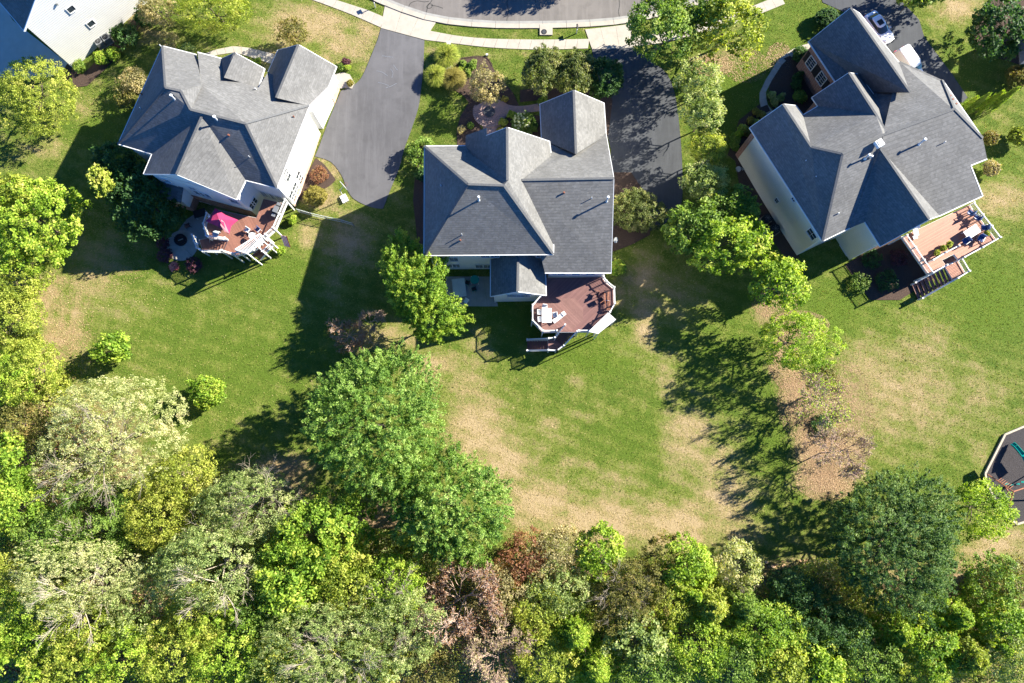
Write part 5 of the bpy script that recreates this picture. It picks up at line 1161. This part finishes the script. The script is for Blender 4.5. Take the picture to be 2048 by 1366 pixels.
# ---- garden trees (px, py, radius px, height m, kind, leaf, label)
BIG = [
 (745,848,131,11.5,'pine','pine','largest dense blue-green tree left of the back lawn, its shadow on the grass', 136),
 (897,1012,107,10.5,'pine','pine','second dense blue-green tree touching the largest one on its lower right', 108),
 (1795,1090,124,11,'pine','pinedark','broad deep green tree at lower right by the playground shrub', 124),
]
for x,y,r,h,k,m,lab,ry in BIG: tree(x,y,r,h,k,m,lab,ry=ry,group=None,bark='bark_dark',seed=int(x),extra=1.0)
T_ = [
 (62,440,92,9,'broad','lime','big yellow-green maple at the left edge beside the house shadow',98,'bark'),
 (20,330+65,60,8,'broad','yellowgreen','yellow-green tree at the left edge just above the big maple',50,'bark'),
 (35,555,62,7,'fine','yellowgreen','olive-lime tree at the left edge just below the big maple',58,'bark'),
 (62,185,82,6.5,'fine','yellowgreen','broad tan-tinged tree in front of the white clapboard house',88,'bark'),
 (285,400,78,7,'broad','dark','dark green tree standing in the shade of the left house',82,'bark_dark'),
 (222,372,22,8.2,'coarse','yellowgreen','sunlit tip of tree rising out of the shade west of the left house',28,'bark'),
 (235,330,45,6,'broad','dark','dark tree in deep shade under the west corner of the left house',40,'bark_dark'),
 (425,12,78,7,'fine','yellowgreen','airy yellow-green tree at the top edge above the left house',52,'bark'),
 (310,18,40,4,'fine','tan','tan-green tree at the top edge beside the clapboard house',34,'bark'),
 (587,68,29,3.5,'fine','olive','small olive-brown tree on dry lawn above the left house',28,'bark'),
 (970,170,35,4.2,'fine','tan','tan flowering tree in the curved front bed',41,'bark'),
 (1088,138,43,5.5,'round','olivegreen','leftmost of three bushy olive trees in front of the middle house',46,'bark_dark'),
 (1152,146,42,5.5,'round','olivegreen','middle one of three bushy olive trees in front of the middle house',46,'bark_dark'),
 (1210,156,38,5,'round','dark','rightmost and darkest of three bushy trees in front of the middle house',42,'bark_dark'),
 (806,525,38,7.5,'pine','bright','topmost and narrowest of three merged bright conifers west of the middle house',52,'bark_dark'),
 (838,583,54,9.5,'pine','bright','middle one of three merged bright conifers west of the rear patio',60,'bark_dark'),
 (868,632,52,8,'pine','bright','lowest of three merged bright conifers reaching past the rear patio',48,'bark_dark'),
 (1272,418,48,4.2,'round','olivegreen','round grey-green tree against the east wall of the middle house',50,'bark'),
 (1325,62,74,9,'broad','green','large dark green street tree over the middle driveway entrance',76,'bark'),
 (1455,48,84,9,'coarse','yellowgreen','lighter green street tree right of the large dark one',66,'bark'),
 (1385,20,60,8.5,'broad','green','green street tree at the top edge between the two largest street trees',50,'bark'),
 (1398,168,46,7,'fine','greygreen','topmost feathery tree in the row along the middle driveway',48,'bark'),
 (1404,232,44,7,'fine','greygreen','second feathery tree in the row along the middle driveway',42,'bark'),
 (1412,300,38,6,'fine','yellowgreen','third feathery tree in the row, beside the right house corner shrubs',34,'bark'),
 (1410,368,46,6.5,'fine','greygreen','fourth round grey-green tree in the row along the middle driveway',42,'bark'),
 (1385,460,60,8,'broad','green','green tree where the middle driveway ends',56,'bark'),
 (1452,425,62,7,'broad','green','green tree between the driveway end and the cream wall',50,'bark'),
 (1440,498,66,9,'coarse','lime','sunlit yellow-green crown in front of the driveway end trees',56,'bark'),
 (1495,480,34,8,'coarse','lime','small sunlit yellow crown near the black air conditioners',40,'bark'),
 (1556,566,58,8,'coarse','lime','round lime tree off the back corner of the right house',58,'bark'),
 (1995,62,58,7,'broad','dark','dark green round tree at the top right corner',68,'bark_dark'),
 (1828,-6,34,5.5,'broad','green','tree at the top edge over the right driveway',30,'bark'),
 (1100,-84,34,5.5,'pine','green','street tree beyond the top edge that throws a shadow on the road',26,'bark'),
 (1872,-42,62,7,'broad','green','tree beyond the top edge shading the right driveway',50,'bark'),
 (1172,-84,34,5.5,'pine','green','second street tree beyond the top edge over the road',26,'bark'),
]
for x,y,r,h,k,m,lab,ry,bk in T_: tree(x,y,r,h,k,m,lab,ry=ry,bark=bk)
tree(1594,678,76,7.5,'fine','lime','airy lime tree with thin crown over leaf litter beyond the right house',ry=64,bark='bark_dark',extra=1.0)
tree(1640,786,60,6.5,'bare','lime','nearly bare small tree, upper of two on the leaf litter',ry=56,bark='twig',extra=5)
tree(1672,905,60,6.5,'bare','tan','nearly bare small tree, lower of two on the leaf litter',ry=52,bark='twig',extra=4)
tree(690,665,40,4.5,'bare','rust','small reddish half-bare tree above the largest blue-green tree',ry=42,bark='twig',extra=4)
tree(745,655,34,3.5,'bare','olive','brown twiggy tree in shade right of the reddish half-bare one',ry=34,bark='twig',extra=2)
tree(225,697,33,3.6,'broad','bright','small round bright green tree alone on the left lawn',ry=28,bark='bark')
tree(412,784,36,3.6,'broad','bright','thin yellow-green tree at the lower edge of the left lawn',ry=30,bark='bark')
tree(226,866,140,10,'pale','pale','huge pale feathery tree with whitish limbs below the left lawn',ry=112,bark='twig_grey',extra=1.3,seed=3)
tree(150,1150,125,11,'pale','pale','wide pale tree with bright forked limbs at far lower left',ry=75,bark='bark_pale',extra=.9,seed=4)
tree(500,1010,95,9,'pale','greygreen','pale grey-green tree at the left of the largest blue-green tree shadow',ry=78,bark='twig_grey',extra=1.6,seed=5)
tree(420,1130,95,11,'pale','greygreen','pale tree with thick whitish fork right of the yellow thicket',ry=90,bark='bark_pale',extra=1.4,seed=8)
tree(640,1300,130,11,'pale','greygreen','pale tree with white limbs at the bottom edge left of the brown bare tree',ry=90,bark='bark_pale',extra=1.6,seed=9)
tree(790,1250,90,10,'pale','greygreen','pale green tree directly left of the brown bare tree',ry=90,bark='twig_grey',extra=2.0,seed=10)
tree(905,1215,88,9.5,'bare','rust','brown leafless tree with fine twigs below the second blue-green tree',ry=92,bark='twig',extra=5,seed=12)
tree(1000,1290,62,8,'bare','tan','greyish bare tree at the bottom edge right of the brown one',ry=60,bark='twig',extra=5,seed=13)
tree(1475,1130,46,6,'pale','pale','pale silvery small tree at the wood edge by the dark shadow',ry=50,bark='twig_grey',extra=3,seed=14)
tree(1262,1190,75,8,'pale','olive','olive tree with visible branches in the wood below the back lawn',ry=70,bark='twig_grey',extra=3.5,seed=15)
# ---- woods: x, y, r, h, kind, leaf, label
WOOD = [
 (25,640,60,7,'fine','yellowgreen','lime-olive tree on the left edge level with the left lawn'),
 (60,735,60,7,'fine','yellowgreen','yellow-green thicket tree between left edge and the huge pale tree'),
 (15,760,55,8,'coarse','lime','lime tree at the left edge above the bright green pair'),
 (30,845,48,5,'fine','olive','brownish olive tree at the left edge beside the huge pale tree'),
 (12,930,55,9,'broad','bright','upper bright green tree cut by the left edge'),
 (25,1010,60,9,'broad','bright','lower bright green tree cut by the left edge'),
 (190,1045,80,8,'fine','green','cool green tree under the huge pale tree'),
 (95,1075,55,8,'fine','green','cool green tree left of the pale forked tree'),
 (310,1035,62,7,'fine','yellow','golden yellow-green thicket between two pale trees'),
 (360,960,55,7,'fine','yellow','yellow-olive tree right below the huge pale tree'),
 (10,1150,45,9,'coarse','yellow','yellow tree cut by the left edge beside the pale forked tree'),
 (60,1255,70,9,'coarse','lime','lime tree above the lower left corner'),
 (165,1262,70,9,'coarse','yellowgreen','yellow-green tree right of the lower left lime tree'),
 (40,1340,75,9,'coarse','lime','lime tree in the lower left corner of the picture'),
 (150,1345,70,9,'coarse','yellowgreen','yellow-green tree at bottom edge next to the corner one'),
 (255,1310,70,9,'coarse','lime','lime tree at the bottom edge, third from the left corner'),
 (350,1325,70,10,'coarse','yellowgreen','yellow-green tree at the bottom edge, fourth from the left corner'),
 (450,1310,72,10,'coarse','lime','lime tree at the bottom edge, fifth from the left corner'),
 (275,1205,60,8,'fine','greygreen','grey-green tree under the pale forked tree'),
 (640,1070,82,10,'broad','bright','bright green tree below the first blue-green tree, upper of two'),
 (580,1165,75,10,'broad','bright','bright green tree below left of its taller neighbour, lower of two'),
 (700,1165,58,9,'coarse','yellowgreen','yellow-green tree right of the two bright green trees'),
 (790,1170,56,9,'coarse','lime','lime-green tree touching the brown bare tree on its upper left'),
 (515,1235,55,8,'fine','green','green tree in the dark gap left of the pale white-limbed tree'),
 (560,1330,65,9,'coarse','yellowgreen','yellow-green tree at the bottom edge beneath the white-limbed tree'),
 (720,1345,60,9,'coarse','yellowgreen','yellow-green tree at bottom edge, near the picture middle left'),
 (860,1352,50,6,'fine','olive','olive tree at the bottom edge under the brown bare tree'),
 (1000,1180,48,5,'fine','tan','tan-olive tree right of the brown bare tree'),
 (1045,1120,48,4,'fine','rust','reddish brown scrub tree where the back lawn meets the wood'),
 (1110,1115,52,5,'fine','tan','tan scrub tree at the wood edge below the back lawn'),
 (1120,1175,50,6,'fine','greygreen','grey-green scrub tree second row of the wood edge'),
 (1075,1215,48,5.5,'fine','yellowgreen','yellow-green scrub tree right of the bare brown crowns'),
 (1200,1100,45,6,'broad','lime','lime tree at the wood edge, first bright one from the left'),
 (1150,1265,60,8,'cone','lime','feathery lime conifer in the lower wood, left one'),
 (1190,1335,60,8,'cone','lime','feathery lime conifer at the bottom edge left of centre right'),
 (1085,1320,50,7,'fine','yellowgreen','mixed yellow-green tree at the bottom edge beside the grey bare tree'),
 (1275,1275,52,7,'coarse','greygreen','grey-green tree under the olive branched tree'),
 (1300,1345,55,7,'fine','green','dark-gapped green tree at the bottom edge under the grey-green one'),
 (1370,1140,50,7,'broad','lime','brightest lime tree at the wood edge beside the silvery one'),
 (1345,1205,45,6,'fine','yellowgreen','yellow-green tree just below the brightest lime tree'),
 (1420,1210,58,8,'cone','yellowgreen','feathery conifer with drooping sprays below the silvery tree'),
 (1400,1290,55,8,'fine','lime','lime tree in the lower wood under the drooping conifer'),
 (1485,1215,50,7,'cone','green','cool green conifer beside the deep shadow in the wood'),
 (1525,1260,55,8,'fine','bright','bright green tree at the left rim of the deep shadow'),
 (1465,1340,55,8,'fine','green','green tree at the bottom edge under the bright rim tree'),
 (1560,1335,50,7,'coarse','yellowgreen','small crowned yellow-green tree at the bottom edge'),
 (1640,1345,52,7,'coarse','lime','lime tree at the bottom edge below the deep shadow'),
 (1790,1262,45,6,'cone','lime','fan-like lime conifer just under the broad deep green tree'),
 (1740,1330,55,7,'fine','green','cool green tree at the bottom edge under the fan-like conifer'),
 (1855,1290,50,7,'broad','bright','mid green leafy tree right of the fan-like conifer'),
 (1835,1350,50,7,'fine','yellowgreen','yellow-green tree at the bottom edge left of the last conifers'),
 (1930,1310,58,8,'cone','yellowgreen','feathery conifer near the lower right corner, left one'),
 (1905,1230,45,7,'cone','lime','drooping lime conifer touching the broad deep green tree'),
 (1995,1250,45,6,'broad','bright','bright round tree near the right edge of the lower wood'),
 (2030,1320,55,7,'fine','greygreen','grey-green tree in the lower right corner of the picture'),
 (1985,1165,55,5,'fine','green','loose green tree above the bright round one by the right edge'),
 (2040,1160,45,4,'fine','tan','brown-green scrub tree cut by the right edge'),
 (1968,1018,54,4,'fine','lime','yellow-green bush tree over the playground border'),
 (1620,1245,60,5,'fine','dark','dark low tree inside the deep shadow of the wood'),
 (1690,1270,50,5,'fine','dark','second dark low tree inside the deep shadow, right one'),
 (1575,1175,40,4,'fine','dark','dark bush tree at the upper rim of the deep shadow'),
 (1320,1120,40,4,'fine','olive','olive scrub tree between two lime trees at the wood edge'),
 (395,1230,60,9,'fine','yellowgreen','yellow-green crown between the pale forked trees and bottom limes'),
]
for x,y,r,h,k,m,lab in WOOD: tree(x,y,r*1.08,4.5+h*.42,{'coarse':'fine','broad':'broad'}.get(k,k) if (x+y)%3 else k,m,lab)
# ---- shrubs
SH = [
 (926,129,8.5,.9,'ball','green','clipped green ball, upper left of four in the front bed'),(944,130,9,1,'ball','green','clipped green ball, upper right of four in the front bed'),(920,140,7.5,.8,'ball','lime','clipped green ball, lower left of four in the front bed'),(935,144,7.5,.8,'ball','green','clipped green ball, lower right of four in the front bed'),
 (1010,198,5.5,.7,'ball','gold','small golden ball shrub at the top of the brick path'),(1007,244,7,.8,'ball','yellowgreen','small green shrub at the right of the round paving'),(1024,229,7,.8,'ball','bright','low green shrub above the cream hydrangea'),(1002,262,8,.7,'ball','gold','low gold-green shrub by the entrance gable'),
 (1085,202,9,1.2,'ball','green','small green shrub at the garage roof corner'),(941,250,6,.6,'ball','green','tiny green plant in the mulch left of the path'),(922,258,7,.5,'fine','tan','dry sprawling plant in the mulch left of the path'),
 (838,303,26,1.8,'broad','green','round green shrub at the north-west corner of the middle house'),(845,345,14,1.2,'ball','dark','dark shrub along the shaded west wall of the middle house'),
 (1236,537,14,2.6,'ball','bright','bright green heart-shaped arborvitae by the middle deck'),(630,390,20,1.3,'ball','gold','golden round shrub in the bed south of the bright wall'),(638,350,16,.7,'fine','rust','reddish dry shrub in the bed by the bright east wall'),
 (692,124,7,.9,'ball','purple','purple-leaved shrub near the garage corner of the left house'),(684,132,8,.8,'ball','green','green shrub beside the purple one at the left garage'),(694,134,6,.7,'ball','lime','lime shrub right of the purple one at the left garage'),(648,178,7,.7,'ball','gold','golden plant on the stone step at the left garage'),(700,165,0.1+6,.6,'ball','gold','yellow plant at the foot of the stone step'),
 (268,163,26,2.4,'fine','tan','tan-green shrub against the west eave of the left house'),(338,82,18,2.2,'fine','tan','tan shrub above the north corner of the left house'),(375,100,12,1.4,'fine','greygreen','blue-green shrub north of the left house'),(255,195,22,2,'fine','olive','olive shrub in shade west of the left house'),
 (513,125,8,.8,'ball','lime','lime shrub in the entrance court of the left house'),(250,70,24,2.2,'broad','dark','larger dark bush at the clapboard wall'),(285,35,18,1.8,'broad','dark','dark bush at the far end of the clapboard wall'),(203,115,13,1.3,'ball','bright','bright green round bush left of two below the air conditioners'),(225,104,13,1.3,'ball','bright','bright green round bush right of two below the air conditioners'),(158,130,12,1.2,'fine','green','small grey-green shrub at the corner of the clapboard wall'),
 (1545,191,8,.9,'ball','greygreen','silvery round shrub, upper left in the right front bed'),(1562,195,7.5,.9,'ball','greygreen','silvery round shrub, upper right in the right front bed'),(1550,204,7.5,.8,'ball','greygreen','silvery round shrub, lower one in the right front bed'),(1596,155,10,1,'ball','dark','dark round shrub by the brick wall in the right front bed'),(1594,170,10,1,'ball','dark','second dark round shrub by the brick wall'),(1600,190,12,1,'ball','green','green shrub at the porch end of the right front bed'),
 (1603,108,15,1.6,'ball','dark','dark clipped shrub at the brick garage corner'),
 (1512,222,6.5,.8,'ball','gold','orange-gold shrub beside the front path bend'),(1524,229,7,.8,'ball','gold','golden ball next to the orange-gold shrub'),(1502,240,7,.8,'ball','gold','golden shrub below the front path bend'),(1512,246,8,.8,'ball','yellowgreen','yellow-green ball below the golden shrub'),(1486,258,9,.9,'ball','yellowgreen','upper lime ball at the brick corner of the right house'),(1492,262,8,.9,'ball','gold','golden ball at the brick corner of the right house'),(1472,276,10,1,'ball','green','green shrub at the brick corner, lower left'),(1478,268,7,1.4,'ball','bright','narrow bright arborvitae at the brick corner'),(1470,290,9,.9,'ball','green','lowest green shrub at the brick corner'),
 (1655,36,24,1.8,'ball','dark','clipped dark hedge block at the corner of the right garage'),
 (1982,277,14,2,'ball','olive','upper oval brown-green shrub right of the right house'),(1984,337,15,2,'ball','tan','lower oval brown shrub right of the right house'),(2040,272,18,2.2,'ball','yellowgreen','oval lime shrub cut by the right edge'),(2044,150,24,2.6,'ball','olive','round olive shrub cut by the right edge near the top'),
 (1655,750,17,.9,'fine','olive','small dark shrub between the two airy trees on litter'),(1645,852,18,.8,'fine','dark','low dark shrub between the two nearly bare trees'),
 (347,532,9,.6,'fine','pinkleaf','bright pink spiky plant below the round patio'),(330,510,14,.8,'fine','purple','purple low shrub left below the round patio'),(385,530,14,.8,'fine','purple','purple low shrub right below the round patio'),(325,485,12,.8,'fine','purple','purple low shrub left of the round patio'),
 (1745,515,18,1.0,'fine','dark','dark planting in shade behind the right house'),(1775,562,20,1.0,'fine','dark','green vegetable patch in shade left of the right deck'),(1720,565,18,1,'fine','green','green plants at the sunlit lawn edge left of the right deck'),(1798,515,16,1.2,'fine','purple','purple shrub under the edge of the right deck'),
 (584,440,8,.9,'ball','lime','small lime shrub under the left deck rail'),(560,500,9,.8,'fine','bright','bright weedy clump at the foot of the left deck'),
 (130,900-30,30,2,'fine','rust','reddish undergrowth bush beside the huge pale tree'),(108,768,22,2,'fine','yellow','yellow bush at the left tip of the small tree shadow'),
]
for x,y,r,h,k,m,lab in SH: tree(x,y,r,h,k,m,lab,cat='shrub')
# potted plants on the orange deck
for x,y,lab in ((1869,508,'potted plant lowest along the inner rail of the orange deck'),(1882,499,'potted plant in the middle of the inner rail of the orange deck'),(1893,491,'potted plant topmost along the inner rail of the orange deck'),(1968,470,'large yellow-green potted plant at the corner of the orange deck')):
    p = P(x,y,3.32); o = empty('potted_plant', p, lab, 'plant'); mb = MB(); mb.tube(p, p+Vector((0,0,.35)), .14, .19, 12); mb.obj('pot', M['rust'], o)
    me = crown_mesh('leaves', int(x), .3, .3, .3, .12, .06, 2.5, 'broad'); me.materials.append(LM['yellowgreen']); link('leaves', me, None, o, (0,0,.55))
# cream hydrangea with flower heads
o = tree(1047,246,24,1.5,'ball','green','green hydrangea with cream flower heads below the garage',cat='shrub')
me = crown_mesh('flowers', 5, 1.2, 1.0, .5, .16, .08, 1.5, 'broad', .1, 0); rr_ = np.random.default_rng(2); me.materials.append(LM['flower'])
pts = MB(); 
fl = bpy.data.meshes.new('flower_heads'); C_h = []
for k in range(34):
    a_ = rr_.random()*6.28; q_ = rr_.random()**.5*1.15; C_h.append((math.cos(a_)*q_-.2, math.sin(a_)*q_+.1, 1.2+.3*(1-q_/1.3)))
Cc = np.array(C_h); Cc = np.repeat(Cc, 26, 0)+rdir(rr_, 34*26)*.11
fl = quadmesh('flower_heads', Cc, unit(rdir(rr_, len(Cc))+np.array([0,0,.8])), rdir(rr_, len(Cc)), np.full(len(Cc), .05), np.full(len(Cc), .06), rr_.random(len(Cc))); fl.materials.append(LM['flower']); link('flower_heads', fl, None, o)
grassclump(895,118,25,1.6,'bright' if False else 'yellowgreen','upper green-yellow ornamental grass clump beside the drive'); grassclump(873,158,23,1.6,'yellowgreen','lower left yellow-green ornamental grass clump beside the drive'); grassclump(908,164,24,1.6,'gold','lower right straw-coloured ornamental grass clump beside the drive')
# arborvitae row, columnar
for x,y,h,lab in ((1903,234,4.8,'arborvitae nearest the right house wall in the bright row of four'),(1926,227,4.8,'second arborvitae from the right house in the bright row'),(1950,224,5.0,'third arborvitae from the right house in the bright row'),(1976,219,5.2,'tallest outermost arborvitae in the bright row of four')):
    p = G(x,y); o = empty('arborvitae', p, lab, 'arborvitae', 'arborvitae in a row'); k = 'arb'
    if k not in CACHE: CACHE[k] = crown_mesh('foliage', 77, .72, .72, .5, .13, .06, 3.0, 'cone')
    f = leafobj('foliage', CACHE[k], {1903:'bright',1926:'green',1950:'bright',1976:'green'}[x], o, (0,0,h/2+.05)); f.scale = (.78,.78,h); f.rotation_euler = (0,0,x); mb = MB(); mb.tube((0,0,0),(0,0,h*.8),.07,.02,6); link('trunk', mb.mesh('trunk'), M['bark'], o)
# ---- undergrowth of the wood, fallen leaves, grass blades
def scatter(name, n, polys, hgt, leaf, leafm, seed, jz, avoid=None, keep=None):
    r = np.random.default_rng(seed); C = []
    per = n//len(polys)
    for (px, py, rx, ry) in polys:
        a = r.random(per)*6.283; q = np.sqrt(r.random(per)); c = G(px, py); s = (CH-c.z)/F
        C.append(np.stack([c.x+np.cos(a)*q*rx*s, c.y+np.sin(a)*q*ry*s, np.zeros(per)], 1))
    C = np.concatenate(C); bump_ = (np.sin(C[:, 0]*1.1+seed)+np.sin(C[:, 1]*1.3)+np.sin((C[:, 0]+C[:, 1])*.6))*.17+.5
    C[:, 2] = gznp(C[:, 0], C[:, 1])+.03+hgt*np.clip(bump_, .05, 1)*r.random(len(C))**.5
    me = quadmesh(name, C, unit(r.normal(0, jz, C.shape)+np.array([0,0,1.])), rdir(r, len(C)), leaf*r.uniform(.4,.8,len(C)), leaf*r.uniform(.7,1.3,len(C)), np.clip(bump_*.6+r.normal(.2,.15,len(C)),0,1)); me.materials.append(LM[leafm])
    return link(name, me, None, kind='stuff')
wood = [(250,1290,330,110),(620,1250,260,130),(1000,1250,250,120),(1350,1260,260,120),(1750,1300,330,90),(1650,1200,110,80),(90,950,150,170),(30,700,60,120),(60,1150,120,120),(430,1050,180,110),(760,1120,120,60),(2000,1210,80,80)]
scatter('woodland_undergrowth', 90000, wood, 3.4, .12, 'yellowgreen', 3, .7); scatter('woodland_undergrowth', 70000, wood, 3.0, .12, 'greygreen', 4, .7); scatter('woodland_undergrowth', 40000, wood, 2.6, .11, 'tan', 6, .7)
scatter('leaf_litter', 36000, [(1570,720,34,60),(1600,810,46,70),(1645,900,55,70),(1650,960,60,40),(1700,830,50,110),(1600,650,60,30),(1680,870,40,120)], .03, .042, 'litter', 8, .3)
scatter('leaf_litter', 5000, [(1420,130,50,26),(1490,130,50,40),(1560,120,30,40),(1550,600,50,40)], .03, .06, 'litter', 9, .3)
scatter('leaf_litter', 4200, [(120,640,70,90),(200,500,120,90),(140,700,60,60)], .03, .05, 'litter', 10, .3)
scatter('fallen_twigs', 2500, [(250,1290,330,110),(900,1250,260,130),(1600,1250,260,120)], .3, .3, 'litter', 12, .8)
def blades(name, n, poly, leafm, seed, masksel):
    r = np.random.default_rng(seed); X = r.uniform(-66, 66, n); Y = r.uniform(-24, 60, n)
    me0 = bpy.data.objects['lawn'].data
    # mask sampled on a coarse lattice
    gxs = np.linspace(-70, 70, 141); gys = np.linspace(-28, 64, 93); XX, YY = np.meshgrid(gxs, gys); dry = blob(DRY, XX, YY); lit = blob(LIT, XX, YY)
    i = np.clip(((X+70)).astype(int), 0, 140); j = np.clip((Y+28).astype(int), 0, 92); d = dry[j, i]; l_ = lit[j, i]
    keep = (l_ < .35) & ((d < .45+r.normal(0,.25,n)) if masksel == 'green' else (d > .35+r.normal(0,.25,n)))
    for pl in HARD:
        x0, y0, x1, y1 = pl[1]; c_ = (X > x0) & (X < x1) & (Y > y0) & (Y < y1) & keep; idx = np.where(c_)[0]; ins = np.zeros(len(idx), bool); q = pl[0]; m_ = len(q)
        for a_ in range(m_):
            xa, ya = q[a_]; xb, yb = q[(a_+1) % m_]
            cond = ((ya > Y[idx]) != (yb > Y[idx])) & (X[idx] < (xb-xa)*(Y[idx]-ya)/((yb-ya) if yb != ya else 1e-9)+xa); ins ^= cond
        keep[idx[ins]] = False
    X, Y = X[keep], Y[keep]; n = len(X); Z = gznp(X, Y); h = r.uniform(.05, .16, n); a = r.random(n)*6.283; w_ = r.uniform(.02, .045, n); ln = r.uniform(.03, .12, n); a2 = r.random(n)*6.283
    V = np.stack([np.stack([X-np.cos(a)*w_, Y-np.sin(a)*w_, Z], 1), np.stack([X+np.cos(a)*w_, Y+np.sin(a)*w_, Z], 1), np.stack([X+np.cos(a2)*ln, Y+np.sin(a2)*ln, Z+h], 1)], 1).reshape(-1, 3)
    me = bpy.data.meshes.new(name); me.vertices.add(3*n); me.vertices.foreach_set('co', V.ravel().astype(np.float32)); me.loops.add(3*n); me.loops.foreach_set('vertex_index', np.arange(3*n, dtype=np.int32)); me.polygons.add(n); me.polygons.foreach_set('loop_start', np.arange(0, 3*n, 3, dtype=np.int32)); me.update(calc_edges=True)
    at = me.attributes.new('tint', 'FLOAT', 'POINT'); at.data.foreach_set('value', np.repeat(r.random(n), 3).astype(np.float32)); me.materials.append(LM[leafm])
    return link(name, me, None, kind='stuff')
HARD = []
def hard(pts):
    q = [(p[0], p[1]) for p in pts]; xs = [p[0] for p in q]; ys_ = [p[1] for p in q]; HARD.append((q, (min(xs), min(ys_), max(xs), max(ys_))))
hard([G(*p) for p in edge+top]); hard([G(*p) for p in dl]); hard([G(*p) for p in dc]); hard([G(*p) for p in dr]); hard(wtop+wbot[::-1]); hard(wt2+wb2[::-1]); hard(wt3+wb3[::-1]); hard(offs(s1,-.5)+offs(s1,.8)[::-1])
hard(pg)
for b_ in beds: hard([G(*p) for p in b_])
hard([G(*p) for p in ((762,55),(850,82),(875,45),(765,5))]); hard([G(*p) for p in ((1170,57),(1182,99),(1268,97),(1262,46))])
hard([G(*p) for p in ((-60,-60),(0,0),(26,41),(150,138),(120,150),(60,160),(-60,150))])
hard([G(*p) for p in ((1640,80),(1590,95),(1557,118),(1531,160),(1517,190),(1521,215),(1540,238),(1552,230),(1534,208),(1531,186),(1543,162),(1566,126),(1597,105),(1640,92))])
hard([G(*p) for p in ((400,112),(425,101),(468,92),(500,96),(548,108),(548,130),(497,113),(468,105),(430,111),(405,122))])
hard([G(*p) for p in ((892,553),(985,553),(996,613),(892,613))]); cpt = G(364,491); hard([(cpt.x+2.1*math.cos(k*.4), cpt.y+2.1*math.sin(k*.4)) for k in range(16)])
blades('grass', 330000, None, 'grassblade', 21, 'green'); blades('dry_grass', 210000, None, 'grassdry', 22, 'dry')

if False: pass
